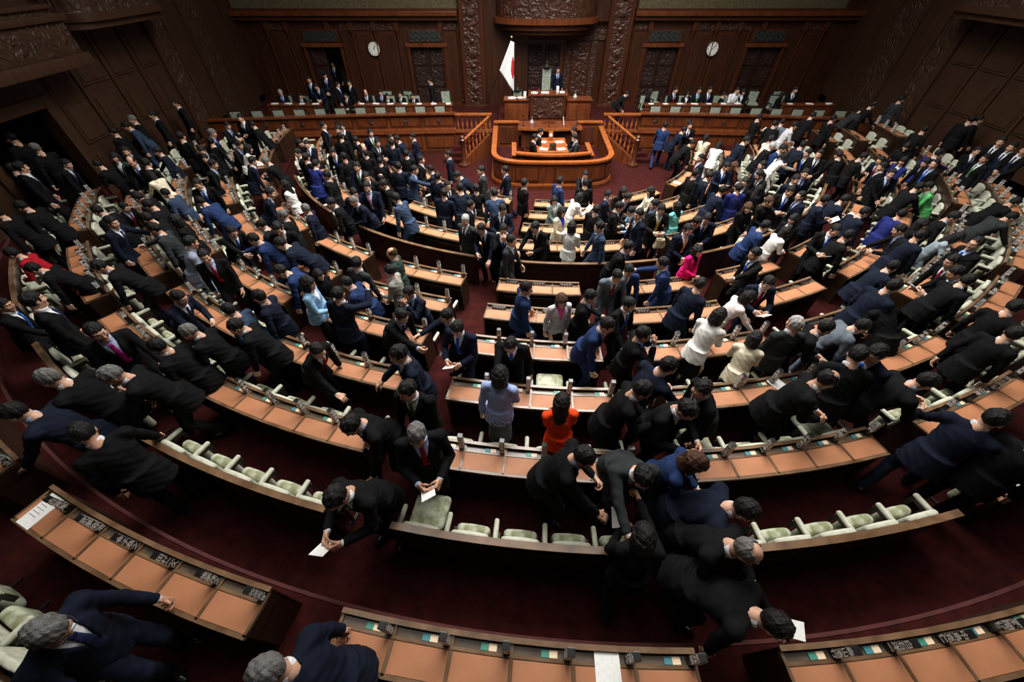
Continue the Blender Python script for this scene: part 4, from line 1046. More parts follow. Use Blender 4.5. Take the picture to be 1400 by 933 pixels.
    for s in (-1, 1):
        xa, xb = sorted((AX + .03 + s * .82, AX + .03 + s * 1.85)); sd = empty('secretary_desk', ((xa + xb) / 2, 18.7, .75)); tag(sd, f'plain wooden desk joined to the president\'s desk, {"left" if s < 0 else "right"} side', 'desk', 'desks beside the president\'s desk')
        q = MB(); q.box(xa, xb, 18.5, 19.0, .60, 1.72, M['bench']); q.build('cabinet', sd)
        q = MB(); q.box(xa - .03, xb + .05, 18.44, 19.05, 1.72, 1.78, M['bench'], .012); q.build('desk_top', sd)
        q = MB(); q.box(xa + .1, xb - .1, 18.47, 18.5, .8, 1.6, M['bench'], .012); q.build('raised_panel', sd)
    def chair2(x, y, h, lab):
        c = empty('president_chair', (x, y, .75 if h < 1.5 else 1.02)); z0 = .75 if h < 1.5 else 1.02; tag(c, lab, 'chair')
        q = MB(); q.box(x - .26, x + .26, y + .2, y + .27, z0 + .35, z0 + h - .12, M['frame'], .02); q.lathe([(.20, 0), (.12, .06), (.05, .12), (.07, .16), (.0, .22)], M['frame'], 12, c=(x, y + .235, z0 + h - .14)); q.build('backrest', c)
        q = MB(); q.box(x - .19, x + .19, y + .18, y + .21, z0 + .5, z0 + h - .2, M['chairg'], .01); q.build('back_pad', c)
        q = MB(); q.box(x - .27, x + .27, y - .28, y + .22, z0 + .4, z0 + .5, M['chairg'], .02); q.build('seat', c)
        for sx in (-1, 1):
            q = MB(); q.box(x + sx * .27 - .03, x + sx * .27 + .03, y - .27, y + .24, z0 + .64, z0 + .7, M['frame'], .01); q.build('arm_rest', c)
            for sy in (-.24, .2): q = MB(); q.box(x + sx * .25 - .025, x + sx * .25 + .025, y + sy - .025, y + sy + .025, z0, z0 + .66 if sy < 0 else z0 + .42, M['frame']); q.build('leg', c)
    chair2(AX + .05, 20.1, 1.72, 'tall-backed green president\'s chair with carved crest behind the central desk'); chair2(AX - 1.25, 20.0, 1.15, 'square-backed green chair behind the flag-side rostrum desk')
    its = [('white_cup', AX - .95, 18.72, 1.78, 'white cylinder on the rostrum desk nearest the flag'), ('white_cup', AX + .42, 18.6, 2.0, 'white cylinder on the president\'s desk')]
    for nm, x, y, z, lab in its:
        q = MB(); q.lathe([(.055, 0), (.06, .02), (.06, .22), (.052, .23)], M['white'], 16); tag(q.build(nm, None, True, (x, y, z)), lab, 'cup', 'white cylinders on the rostrum desks')
    for i, (x, y, z, w, lab) in enumerate(((AX - .55, 18.55, 2.0, .13, 'papers on the president\'s desk, end nearest the flag'), (AX - .1, 18.6, 2.0, .16, 'papers in the middle of the president\'s desk'), (AX + .62, 18.65, 2.0, .10, 'papers on the president\'s desk beyond the white cylinder'), (AX - 1.5, 18.7, 1.78, .16, 'papers on the flag-side rostrum desk, outer end'), (AX - 1.15, 18.75, 1.78, .12, 'papers on the flag-side rostrum desk beside the white cylinder'))):
        q = MB(); q.box(-w, w, -.10, .10, 0, .02, M['white'], .002); q.box(-w * .7, w * .8, -.08, .07, .02, .03, M['white'], .001); tag(q.build('paper_stack', None, False, (x, y, z), .2 * i - .3), lab, 'paper', 'papers on the rostrum desks')
    # national flag on a leaning pole
    fl = empty('national_flag', (-1.34, 20.0, .75)); tag(fl, 'white flag with a red disc hanging from a leaning black pole', 'flag')
    q = MB(); q.box(-1.48, -1.20, 19.86, 20.14, .75, .95, M['black'], .02); q.build('pole_stand', fl)
    a, b = Vector((-1.34, 20, .9)), Vector((-.02, 20, 3.62)); q = MB(); q.tube([a, b], .02, M['black'], 8); q.build('pole', fl, True)
    q = MB(); q.lathe([(.0, -.06), (.045, -.03), (.06, 0), (.045, .04), (.0, .06)], M['brass'], 12, c=(b.x, b.y, b.z + .05)); q.build('finial', fl, True)
    # cloth: hoist edge along the pole, the fly hanging straight down
    top = a.lerp(b, .975); low = a.lerp(b, .60); nu, nv = 26, 20; vs = []; fs = []; mi = []
    for i in range(nv + 1):
        v = i / nv; h = top.lerp(low, v)
        for j in range(nu + 1):
            u = j / nu
            tip = Vector((-.02 + .05, 20.0, 3.50 - 1.95 * v)) if False else None
            xr = h.x + (.09 - h.x) * u; drop = 1.75 * u * (1 - .15 * v)
            z = h.z - drop * (.25 + .75 * (1 - v * .55)) * (1 if v > .02 else 1)
            # keep the free edge hanging below the finial
            z = h.z + (-(1.88) * v * .55 * u) - .20 * u * (1 - u)
            z = (1 - u) * h.z + u * (3.50 - 1.80 * v)
            yy = 20 - .03 - .07 * math.sin(u * 9 + v * 2) * (.3 + u * .7) * (.4 + .6 * v)
            vs.append((xr, yy, z))
    for i in range(nv):
        for j in range(nu):
            fs.append([i * (nu + 1) + j, i * (nu + 1) + j + 1, (i + 1) * (nu + 1) + j + 1, (i + 1) * (nu + 1) + j]); u, v = (j + .5) / nu, (i + .5) / nv
            mi.append(1 if ((u - .86) / .17) ** 2 + ((v - .52) / .22) ** 2 < 1 else 0)
    me = bpy.data.meshes.new('cloth'); me.from_pydata(vs, [], fs); me.materials.append(M['flag']); me.materials.append(M['red']); me.polygons.foreach_set('material_index', mi); me.polygons.foreach_set('use_smooth', [True] * len(fs))
    o = link('cloth', me, fl); sf = o.modifiers.new('t', 'SOLIDIFY'); sf.thickness = .006
    # wall clocks, a few minutes past one
    for sx, word in ((-7.86, 'flag-side'), (7.74, 'far-side')):
        c = empty('wall_clock', (AX + sx, YB - .03, 3.03)); tag(c, f'round white wall clock on the {word} panels behind the bench', 'clock', 'wall clocks')
        R4 = Matrix.Translation((AX + sx, YB - .02, 3.03)) @ Matrix.Rotation(PI / 2, 4, 'X')
        q = MB(); q.lathe([(.30, 0), (.30, .06), (.27, .075), (.25, .06)], M['deskd'], 32, M4=R4); q.build('frame', c, True)
        q = MB(); q.lathe([(.255, .055), (.255, .064)], M['face'], 32, M4=R4)
        q.build('dial', c)
        for i in range(12):
            an = i * PI / 6; q = MB(); q.box(-.011, .011, .185, .235, .064, .068, M['black'], 0, R4 @ Matrix.Rotation(-an, 4, 'Z')); q.build('hour_mark', c)
        for nm, L, wd, an in (('hour_hand', .14, .014, 32), ('minute_hand', .21, .009, 26 if sx < 0 else 36)):
            q = MB(); q.box(-wd, wd, -.03, L, .070, .076, M['black'], 0, R4 @ Matrix.Rotation(-math.radians(an), 4, 'Z')); q.build(nm, c)

def build_light():
    sk = MB(); sk.box(AX - 7.5, AX + 7.5, 2.0, 17.0, HT - .06, HT - .02, M['sky']); o = sk.build('window_1'); o['kind'] = 'structure'; o['label'] = 'glowing skylight panel'
    def area(x, y, z, sx, sy, e, col=(1, .97, .92), spread=180, aim=None):
        l = bpy.data.lights.new('skylight_lamp', 'AREA'); l.shape = 'RECTANGLE'; l.size = sx; l.size_y = sy; l.energy = e; l.color = col; l.spread = math.radians(spread)
        b = bpy.data.objects.new('skylight_lamp', l); COL.objects.link(b); b.location = (x, y, z)
        if aim: b.rotation_euler = (Vector(aim) - Vector((x, y, z))).to_track_quat('-Z', 'Y').to_euler()
        return b
    for L in LIGHTS: area(*L)
    w = bpy.data.worlds.new('world'); S.world = w; w.use_nodes = True; w.node_tree.nodes['Background'].inputs[0].default_value = (.02, .018, .016, 1); w.node_tree.nodes['Background'].inputs[1].default_value = 1
    c = bpy.data.cameras.new('camera'); co = bpy.data.objects.new('camera', c); COL.objects.link(co)
    c.sensor_width = 36; c.lens = 514.1 * 36 / 1400; co.location = (0, 0, ZCAM); co.rotation_euler = (math.radians(90 - 45.89), 0, 0); c.clip_start = .05; S.camera = co
    vs = S.view_settings; vs.view_transform = 'Standard'; vs.look = 'None'; vs.gamma = 1; vs.use_curve_mapping = False; vs.exposure = EXPO
M['sky'] = plain('glowing_skylight', (.9, .9, .9), .6); M['sky'].node_tree.nodes['Principled BSDF'].inputs['Emission Color'].default_value = (1, .97, .92, 1); M['sky'].node_tree.nodes['Principled BSDF'].inputs['Emission Strength'].default_value = 1.5
LIGHTS = [(AX, 11.5, HT - .15, 9, 8, 2700, (1, .97, .925), 118), (AX, 9.5, HT - .2, 14, 14, 800, (1, .96, .90), 180)]
EXPO = 0.0
# ---------------------------------------------------------------- people
POSES = dict(
 U0=dict(lean=8, hp=34, R='down', L=(.10, .12, -.50)), U1=dict(lean=14, legs='step', L=(.15, .32, -.40), R='down', hp=4), U2=dict(lean=16, L='back', R='down', hp=10), U3=dict(lean=22, hp=14, R='lean', L='down'), U4=dict(lean=28, hp=8, L='desk', R='swing', legs='walk'),
 SD=dict(), SW=dict(legs='walk', L='swing', lean=6), SN=dict(R='front', L='clasp', lean=5), SP=dict(R='paper', L='paper', hp=16, lean=6), SF=dict(R='desk', L='down', lean=12),
 SG=dict(R="front", L="down", lean=4), SC=dict(R='clasp', L='clasp'), SM=dict(R='face', L='face', lean=8), SA=dict(R='up', L='down', lean=4), SR=dict(R='reach', L='front', lean=10, legs='walk'),
 LD=dict(lean=20, hp=10), LN=dict(lean=24, R='front', L='front', hp=10), LP=dict(lean=24, R='paper', L='paper', hp=16), LF=dict(lean=26, R='desk', L='front', hp=8), LW=dict(lean=26, legs='walk', L='swing', hp=14),
 LR=dict(lean=32, R='reach', L='down', hp=10), LH=dict(lean=36, R='paper', L='paper', hp=8, legs='walk'), LB=dict(lean=20, R='paper', L='front', hp=14),
 HR=dict(lean=14, R='reach', L='down'), HL=dict(lean=12, L=(.15, .50, -.12), R='down'), HB=dict(lean=30, R='reach', L='down', hp=8),
 BD=dict(lean=46, hp=8), BE=dict(lean=34, R='desk', L='down', hp=6), BX=dict(lean=48, L='desk', R='down', hp=6, twist=8), BW=dict(lean=40, legs='walk', L='desk', R='swing'), BK=dict(lean=52, R='desk', L='desk', hp=-6),
 DS=dict(sit=1, R='front', L='front', lean=8, hp=12),
 BA=dict(lean=30, R=(.05, .18, -.52), L=(.16, .10, -.50), hp=16, twist=-12), BB=dict(lean=50, hp=12), BC=dict(lean=56, L=(.10, .40, -.46), R='down', hp=-4, twist=14))
PEOPLE = [
(-1.37, 0.14, 1.259, 268, 1.08, 'LD', 'n', 'sg', '', 'grey-haired person in navy suit leaning, only person there, tenth row, first bank left of centre'),
(1.15, 0.97, 0.95, 5, 1.04, 'SR', 'k', 'o', 'f.p', 'person in black jacket standing, fourth from left in wide rear aisle, left half', 'fourth from left in wide rear aisle, left half'),
(0.49, 1.85, 0.95, 110, 1.1, 'LF', 'k', 's', '', 'person in black suit leaning, third from left, ninth row, first bank left of centre'),
(1.85, 0.78, 0.95, 120, 1.1, 'BC', 'k', 's', 'x.p.ty', 'person in black suit bending, fifth from left in wide rear aisle, left half', 'fifth from left in wide rear aisle, left half'),
(-1.48, 1.57, 0.95, 200, 1.1, 'LP', 'k', 's', 'p', 'person in black suit reading, first from left, ninth row, first bank left of centre', 'first from left, ninth row, first bank left of centre'),
(1.88, 1.2, 0.95, 150, 1.1, 'LH', 'k', 'bg', 'x', 'bald person, black suit on phone, sixth from left, ninth row, first bank left of centre'),
(1.27, 1.9, 0.95, 170, 1.1, 'LR', 'g', 's', '', 'person in charcoal suit leaning, fourth from left, ninth row, first bank left of centre'),
(-1.0, 2.07, 0.95, 165, 1.1, 'SP', 'k', 'sg', 'p.tr', 'grey-haired person, black suit with paper, second from left, ninth row, first bank left of centre', 'second from left, ninth row, first bank left of centre'),
(1.89, 1.49, 0.95, 110, 1.1, 'BD', 'n', 's', '', 'person in navy suit bending, first from left, ninth row, first bank right of centre'),
(1.7, 1.87, 0.95, 110, 1.04, 'LN', 'b', 'on', 'f', 'brown-haired person in blue jacket leaning, fifth from left, ninth row, first bank left of centre'),
(0.59, 2.48, 0.919, 0, 0.99, 'SN', 'or', 'l', 'f.d', 'person in orange jacket standing, fourth from left, eighth row, first bank left of centre'),
(-0.17, 2.84, 0.919, 5, 1.04, 'SG', 'c1', 'o', 'f.e', 'person in blue patterned dress standing, third from left, eighth row, first bank left of centre'),
(-1.59, 2.38, 0.95, 230, 1.1, 'LW', 'k', 's', '.tr', 'person in black suit walking, third from left, ninth row, second bank left of centre'),
(1.3, 2.63, 0.919, 105, 1.1, 'LB', 'k', 's', '', 'person in black suit leaning, fifth from left, eighth row, first bank left of centre'),
(-1.17, 2.71, 0.919, 200, 1.08, 'SW', 'k', 's', '.tg', 'person in black suit walking, second from left, eighth row, first bank left of centre'),
(1.84, 2.55, 0.919, 150, 1.1, 'LP', 'k', 's', 'x.o', 'person in black suit reading, seventh from left, eighth row, first bank left of centre'),
(-3.29, 0.34, 1.259, 95, 1.1, 'U0', 'n', 'ig', 'x.tn', 'grey-haired person in navy suit stooping, only person there, tenth row, second bank left of centre'),
(1.69, 2.99, 0.919, 60, 1.1, 'LF', 'n', 's', '', 'person in navy suit leaning, sixth from left, eighth row, first bank left of centre'),
(-1.3, 3.18, 0.919, 240, 1.1, 'SF', 'n', 's', '.tb', 'person in navy suit standing, first from left, eighth row, first bank left of centre'),
(2.41, 2.71, 0.919, 265, 1.1, 'LD', 'k', 't', '', 'person in black suit leaning, first from left, eighth row, first bank right of centre'),
(0.01, 3.81, 0.885, 178, 1.0, 'HB', 'k', 's', 'x.tb', 'person in black suit reaching, third from left, seventh row, first bank left of centre'),
(-0.75, 3.9, 0.885, 190, 1.0, 'SP', 'n', 's', 'p.tb', 'person in navy suit with paper, second from left, seventh row, first bank left of centre', 'second from left, seventh row, first bank left of centre'),
(1.72, 3.71, 0.885, 90, 1.0, 'SM', 'k', 's', '.tb', 'person in black suit raising hands, fifth from left, seventh row, first bank left of centre'),
(1.19, 3.96, 0.885, 130, 1.04, 'LD', 'b', 's', '.tr', 'person in blue suit leaning, fourth from left, seventh row, first bank left of centre'),
(-0.87, 4.2, 0.885, 240, 0.98, 'HR', 'n', 's', '.tb', 'person in navy suit reaching, first from left, seventh row, first bank left of centre'),
(3.55, 2.84, 0.919, 110, 1.1, 'LN', 'k', 'b', 'x.tr', 'bald person in black suit leaning, second from left, eighth row, first bank right of centre'),
(-2.84, 3.56, 0.919, 110, 1.0, 'BE', 'k', 's', '', 'person in black suit bending, fourth from left, eighth row, second bank left of centre'),
(-1.84, 4.3, 0.885, 120, 1.0, 'HB', 'k', 's', '', 'person in black suit reaching, fourth from left, seventh row, second bank left of centre'),
(-4.3, 1.97, 0.95, 300, 1.1, 'U3', 'k', 's', '', 'person in black suit stooping, third from left in wide rear aisle, left half'),
(0.79, 4.82, 0.683, 170, 0.95, 'SD', 'G1', 'on', 'f.d', 'brown-haired person in silver-grey jacket standing, second from left, sixth row, first bank left of centre'),
(1.18, 4.76, 0.683, 110, 1.0, 'SP', 'k', 's', 'p', 'person in black suit with paper, third from left, sixth row, first bank left of centre', 'third from left, sixth row, first bank left of centre'),
(1.76, 4.63, 0.683, 140, 1.0, 'SF', 'k', 's', '.tb', 'person in black suit standing, fourth from left, sixth row, first bank left of centre'),
(2.94, 4.01, 0.885, 60, 0.99, 'LN', 'w', 'o', 'f.d', 'person in white jacket leaning, first from left, seventh row, first bank right of centre'),
(3.41, 3.64, 0.885, 35, 0.91, 'LN', 'c', 'o', 'f.d', 'person in cream jacket leaning, second from left, seventh row, first bank right of centre'),
(0.16, 5.0, 0.683, 90, 1.02, 'SW', 'b', 's', '.tn', 'person in blue suit walking, first from left, sixth row, first bank left of centre'),
(4.27, 3.0, 0.919, 20, 1.1, 'LD', 'k', 's', '', 'person in black suit leaning, third from left, eighth row, first bank right of centre'),
(-2.71, 4.49, 0.885, 15, 1.0, 'SA', 'n', 's', '', 'person in navy suit gesturing, third from left, seventh row, second bank left of centre'),
(-1.64, 5.02, 0.683, 215, 0.96, 'SM', 'n', 's', '', 'person in navy suit raising hands, fifth from left, sixth row, second bank left of centre'),
(-3.72, 3.89, 0.919, 250, 1.0, 'LD', 'k', 's', '', 'person in black suit leaning, third from left, eighth row, second bank left of centre'),
(3.97, 3.84, 0.885, 350, 1.0, 'SD', 'g', 'iw', '', 'grey-haired person in charcoal suit standing, third from left, seventh row, first bank right of centre'),
(-4.65, 3.02, 0.95, 250, 1.1, 'U4', 'k', 'ig', '', 'grey-haired person in black suit stooping, second from left, ninth row, second bank left of centre'),
(5.1, 2.19, 0.95, 65, 1.1, 'U1', 'n', 's', '', 'person in navy suit stooping, second from left, ninth row, first bank right of centre'),
(4.83, 2.95, 0.919, 100, 1.08, 'LH', 'k', 't', '', 'person in black suit on phone, fifth from left, eighth row, first bank right of centre'),
(-4.53, 3.42, 0.95, 265, 1.0, 'LD', 'k', 's', 'x.m', 'person in black suit leaning, first from left, ninth row, second bank left of centre'),
(5.39, 1.88, 0.95, 70, 1.1, 'SD', 'k', 's', '', 'person in black suit standing, only person there, ninth row, second bank right of centre'),
(-4.32, 3.77, 0.919, 262, 1.0, 'LD', 'k', 'ig', 'x.tn', 'grey-haired person in black suit leaning, first from left, eighth row, second bank left of centre'),
(4.76, 3.23, 0.919, 260, 1.1, 'LD', 'n', 's', '', 'person in navy suit leaning, fourth from left, eighth row, first bank right of centre'),
(-5.3, 2.4, 0.95, 262, 1.1, 'U4', 'n', 's', '', 'person in navy suit stooping, second from left in wide rear aisle, left half'),
(4.29, 3.94, 0.885, 110, 1.0, 'LN', 'k', 's', '.tn', 'person in black suit leaning, fourth from left, seventh row, first bank right of centre'),
(3.01, 4.99, 0.683, 65, 1.02, 'LD', 'n', 's', '', 'person in navy suit leaning, first from left, sixth row, first bank right of centre'),
(-2.1, 5.49, 0.683, 270, 0.97, 'SN', 'kh', 's', 'f', 'person in khaki jacket standing, fourth from left, sixth row, second bank left of centre'),
(-4.08, 4.24, 0.919, 265, 0.96, 'LD', 'n2', 't', '', 'person in slate-blue suit leaning, second from left, eighth row, second bank left of centre'),
(-3.34, 4.87, 0.885, 85, 0.99, 'SN', 'lb', 'o', 'f', 'person in sky-blue jacket standing, second from left, seventh row, second bank left of centre'),
(-2.67, 5.29, 0.683, 265, 0.96, 'LN', 'b', 's', '', 'person in blue suit leaning, third from left, sixth row, second bank left of centre'),
(-5.27, 2.8, 0.95, 262, 1.12, 'U4', 'k', 'ig', '', 'grey-haired person in black suit stooping, fourth from left, ninth row, third bank left of centre'),
(1.84, 5.7, 0.571, 180, 1.0, 'LD', 'gr', 's', '.tr', 'person in mid-grey suit leaning, first from left, fifth row, first bank right of centre'),
(-3.87, 4.6, 0.885, 268, 0.98, 'SW', 'n', 's', 'x.tb', 'person in navy suit walking, first from left, seventh row, second bank left of centre'),
(3.77, 4.94, 0.683, 95, 0.95, 'LF', 'w1', 'o', 'f', 'person in off-white jacket leaning, second from left, sixth row, first bank right of centre'),
(2.15, 5.88, 0.571, 200, 1.0, 'LD', 'b', 's', '', 'person in blue suit leaning, second from left, fifth row, first bank right of centre'),
(-2.82, 5.65, 0.683, 30, 1.0, 'SD', 'g', 't', '', 'person in charcoal suit standing, second from left, sixth row, second bank left of centre'),
(4.89, 4.12, 0.885, 100, 1.0, 'BD', 'gr', 's', '.tr', 'person in mid-grey suit bending, first from left, seventh row, second bank right of centre'),
(2.92, 5.86, 0.571, 285, 1.0, 'HR', 'b', 's', '', 'person in blue suit reaching, third from left, fifth row, first bank right of centre'),
(-5.51, 3.58, 0.95, 120, 1.1, 'SF', 'k', 's', 'x.tp', 'person in black suit standing, third from left, ninth row, third bank left of centre'),
(-3.56, 5.65, 0.683, 120, 0.87, 'SN', 'k', 'o', 'f', 'person in black jacket standing, first from left, sixth row, second bank left of centre'),
(-2.29, 6.28, 0.571, 265, 0.95, 'SD', 'dg', 'bn', 'f', 'bald person in bottle-green jacket standing, only person there, fifth row, second bank left of centre'),
(4.32, 5.25, 0.683, 180, 1.0, 'SP', 'n', 's', 'p.tr', 'person in navy suit with paper, third from left, sixth row, first bank right of centre', 'third from left, sixth row, first bank right of centre'),
(-0.08, 6.8, 0.515, 110, 1.0, 'SW', 'g', 's', '', 'person in charcoal suit walking, third from left, fourth row, centre front bank'),
(2.15, 6.62, 0.515, 120, 1.0, 'LD', 'k', 's', '', 'person in black suit leaning, seventh from left, fourth row, centre front bank'),
(-3.9, 5.8, 0.683, 265, 1.02, 'BD', 'b', 's', '', 'person in blue suit bending, fifth from left, sixth row, third bank left of centre'),
(-5.36, 4.55, 0.919, 95, 1.0, 'LF', 'n', 's', 'x', 'person in navy suit leaning, second from left, eighth row, third bank left of centre'),
(-0.23, 7.23, 0.515, 170, 1.0, 'SM', 'k', 's', 'x', 'person in black suit raising hands, second from left, fourth row, centre front bank'),
(6.01, 4.36, 0.885, 0, 1.0, 'BD', 'k', 's', '', 'person in black suit bending, third from left, seventh row, second bank right of centre'),
(5.81, 4.7, 0.885, 80, 1.04, 'LD', 'n', 's', '', 'person in navy suit leaning, second from left, seventh row, second bank right of centre'),
(1.28, 7.39, 0.515, 30, 0.95, 'SN', 'w', 'o', 'f.k', 'person in white kimono standing, fifth from left, fourth row, centre front bank'),
(-0.54, 7.52, 0.515, 205, 1.0, 'LF', 'n', 's', 'x', 'person in navy suit leaning, eighth from left, fourth row, inner left front bank'),
(3.7, 6.6, 0.571, 155, 0.89, 'SN', 'pk', 'l', 'f', 'person in hot-pink jacket standing, fourth from left, fifth row, first bank right of centre'),
(0.64, 7.57, 0.515, 210, 1.0, 'LF', 'k', 's', '', 'person in black suit leaning, fourth from left, fourth row, centre front bank'),
(1.92, 7.36, 0.515, 265, 1.0, 'SW', 'n2', 's', '', 'person in slate-blue suit walking, sixth from left, fourth row, centre front bank'),
(6.77, 3.64, 0.919, 75, 1.0, 'U2', 'k', 's', '', 'person in black suit stooping, first from left, eighth row, second bank right of centre'),
(-1.0, 7.63, 0.515, 205, 0.98, 'SD', 'g', 'sw', '', 'grey-haired person in charcoal suit standing, seventh from left, fourth row, inner left front bank'),
(4.75, 6.19, 0.571, 268, 1.0, 'HL', 'k', 's', '.tb', 'person in black suit reaching, first from left, fifth row, second bank right of centre'),
(-4.22, 6.59, 0.683, 265, 1.06, 'BD', 'n', 's', '', 'person in navy suit bending, fourth from left, sixth row, third bank left of centre'),
(-5.38, 5.72, 0.885, 150, 1.0, 'SW', 'k', 's', '.tr', 'person in black suit walking, second from left, seventh row, third bank left of centre'),
(-6.87, 4.11, 0.95, 45, 1.1, 'SD', 'k', 's', '', 'person in black suit standing, second from left, ninth row, third bank left of centre'),
(3.66, 7.22, 0.515, 165, 1.0, 'SN', 'n', 's', '.ty', 'person in navy suit standing, tenth from left, fourth row, centre front bank'),
(-0.26, 8.12, 0.515, 180, 1.0, 'SP', 'n', 's', 'p', 'person in navy suit with paper, first from left, fourth row, centre front bank', 'first from left, fourth row, centre front bank'),
(2.83, 7.69, 0.515, 265, 1.04, 'SD', 'n', 's', '', 'person in navy suit standing, eighth from left, fourth row, centre front bank'),
(-4.9, 6.71, 0.683, 260, 1.0, 'HB', 'b', 's', '', 'person in blue suit reaching, second from left, sixth row, third bank left of centre'),
(-4.66, 6.98, 0.683, 185, 1.08, 'LD', 'k', 's', '', 'person in black suit leaning, third from left, sixth row, third bank left of centre'),
(7.33, 4.16, 0.919, 75, 1.0, 'U2', 'k', 's', '', 'person in black suit stooping, second from left, eighth row, second bank right of centre'),
(1.14, 8.36, 0.403, 140, 0.95, 'SN', 'c', 'o', 'f.d', 'person in cream jacket standing, first from left, third row, centre front bank'),
(-6.05, 6.01, 0.885, 60, 1.0, 'LD', 'gb', 's', '', 'person in blue-grey shirt leaning, first from left, seventh row, third bank left of centre'),
(1.93, 8.36, 0.403, 50, 0.96, 'SD', 'k', 's', '', 'person in black suit standing, second from left, third row, centre front bank'),
(-4.94, 7.06, 0.683, 265, 1.04, 'LD', 'k', 'b', '', 'bald person in black suit leaning, first from left, sixth row, third bank left of centre'),
(3.91, 7.71, 0.515, 150, 1.0, 'LD', 'k', 's', '', 'person in black suit leaning, first from left, fourth row, inner right front bank'),
(-1.06, 8.72, 0.403, 90, 0.94, 'SD', 'k', 's', '', 'person in black suit standing, fifth from left, third row, inner left front bank'),
(2.44, 8.44, 0.403, 110, 1.0, 'SP', 'k', 's', 'p', 'person in black suit with paper, third from left, third row, centre front bank', 'third from left, third row, centre front bank'),
(-6.85, 5.53, 0.919, 240, 1.0, 'BE', 'k', 's', '.tb', 'person in black suit bending, first from left, eighth row, third bank left of centre'),
(7.28, 4.99, 0.885, 90, 1.0, 'BE', 'k', 's', 'x', 'person in black suit bending, fourth from left, seventh row, second bank right of centre'),
(3.38, 8.16, 0.515, 180, 1.0, 'SP', 'k', 's', 'c.ty', 'person in black suit with paper, ninth from left, fourth row, centre front bank'),
(-7.74, 4.27, 0.95, 60, 0.96, 'SF', 'k', 's', '', 'person in black suit standing, first from left, ninth row, third bank left of centre'),
(6.73, 5.75, 0.683, 95, 0.98, 'BE', 'n', 's', '', 'person in navy suit bending, only person there, sixth row, second bank right of centre'),
(-2.59, 8.59, 0.515, 290, 1.02, 'LD', 'n2', 's', '', 'person in slate-blue suit leaning, sixth from left, fourth row, inner left front bank'),
(3.03, 8.53, 0.403, 250, 0.95, 'LN', 'lb', 's', 'f', 'person in sky-blue jacket leaning, fourth from left, third row, centre front bank'),
(-0.39, 9.05, 0.403, 0, 1.0, 'LD', 'n2', 's', '', 'person in slate-blue suit leaning, sixth from left, third row, inner left front bank'),
(5.26, 7.41, 0.515, 95, 1.0, 'LD', 'b', 's', '', 'person in blue suit leaning, third from left, fourth row, inner right front bank'),
(4.43, 7.97, 0.515, 195, 1.0, 'LF', 'n', 's', '', 'person in navy suit leaning, second from left, fourth row, inner right front bank'),
(3.44, 8.52, 0.403, 250, 1.0, 'SN', 'k', 's', 'x', 'person in black suit standing, first from left, third row, inner right front bank'),
(-4.98, 7.73, 0.571, 262, 0.98, 'SD', 'k', 'sg', 'x', 'grey-haired person in black suit standing, second from left, fifth row, third bank left of centre'),
(-1.27, 9.13, 0.403, 5, 1.06, 'LD', 'n', 's', '', 'person in navy suit leaning, fourth from left, third row, inner left front bank'),
(-1.72, 9.06, 0.403, 20, 1.0, 'SD', 'n', 's', '', 'person in navy suit standing, third from left, third row, inner left front bank'),
(-5.94, 7.08, 0.683, 120, 1.0, 'HB', 'k', 's', '.tb', 'person in black suit reaching, third from left, sixth row, fourth bank left of centre'),
(5.71, 7.31, 0.571, 80, 0.91, 'LN', 'w', 'o', 'f.d5', 'person in white jacket leaning, second from left, fifth row, second bank right of centre'),
(7.69, 5.19, 0.885, 285, 1.0, 'LP', 'k', 's', 'p', 'person in black suit reading, first from left, seventh row, third bank right of centre', 'first from left, seventh row, third bank right of centre'),
(-6.73, 6.6, 0.885, 255, 1.0, 'HR', 'g', 's', '', 'person in charcoal suit reaching, sixth from left, seventh row, fourth bank left of centre'),
(-4.08, 8.55, 0.515, 258, 1.0, 'LD', 'k', 's', '', 'person in black suit leaning, third from left, fourth row, inner left front bank'),
(-4.69, 8.24, 0.571, 265, 0.94, 'SW', 'n', 'sg', '', 'grey-haired person in navy suit walking, first from left, fifth row, third bank left of centre'),
(-3.63, 8.81, 0.515, 230, 0.98, 'LF', 'n', 'sg', 'x', 'grey-haired person in navy suit leaning, fifth from left, fourth row, inner left front bank'),
(6.64, 6.84, 0.571, 100, 1.02, 'LD', 'k', 's', '', 'person in black suit leaning, first from left, fifth row, third bank right of centre'),
(1.09, 9.49, 0.249, 150, 0.89, 'SN', 'gg', 'o', 'f', 'person in grey-green jacket standing, second from left, second row, centre front bank'),
(7.81, 5.53, 0.885, 270, 1.0, 'LD', 'k', 's', '', 'person in black suit leaning, second from left, seventh row, third bank right of centre'),
(4.03, 8.68, 0.403, 340, 0.91, 'SN', 'tl', 'l', 'f', 'person in turquoise jacket standing, second from left, third row, inner right front bank'),
(-6.64, 6.95, 0.885, 240, 0.97, 'SN', 'k', 'o', 'f', 'person in black jacket standing, fifth from left, seventh row, fourth bank left of centre'),
(1.59, 9.5, 0.249, 70, 0.95, 'LP', 'w', 'o', 'f.d.p', 'person in white jacket reading, third from left, second row, centre front bank', 'third from left, second row, centre front bank'),
(6.67, 7.14, 0.571, 205, 1.0, 'SP', 'k', 's', 'p', 'person in black suit with paper, second from left, fifth row, third bank right of centre', 'second from left, fifth row, third bank right of centre'),
(2.44, 9.52, 0.249, 100, 0.96, 'SN', 'n', 's', 'm', 'person in navy suit standing, fourth from left, second row, centre front bank'),
(-8.09, 5.62, 0.95, 250, 0.96, 'BD', 'k', 's', '', 'person in black suit bending, third from left, ninth row, fourth bank left of centre'),
(-3.53, 9.21, 0.515, 175, 1.04, 'SW', 'n', 's', '.tk', 'person in navy suit walking, fourth from left, fourth row, inner left front bank'),
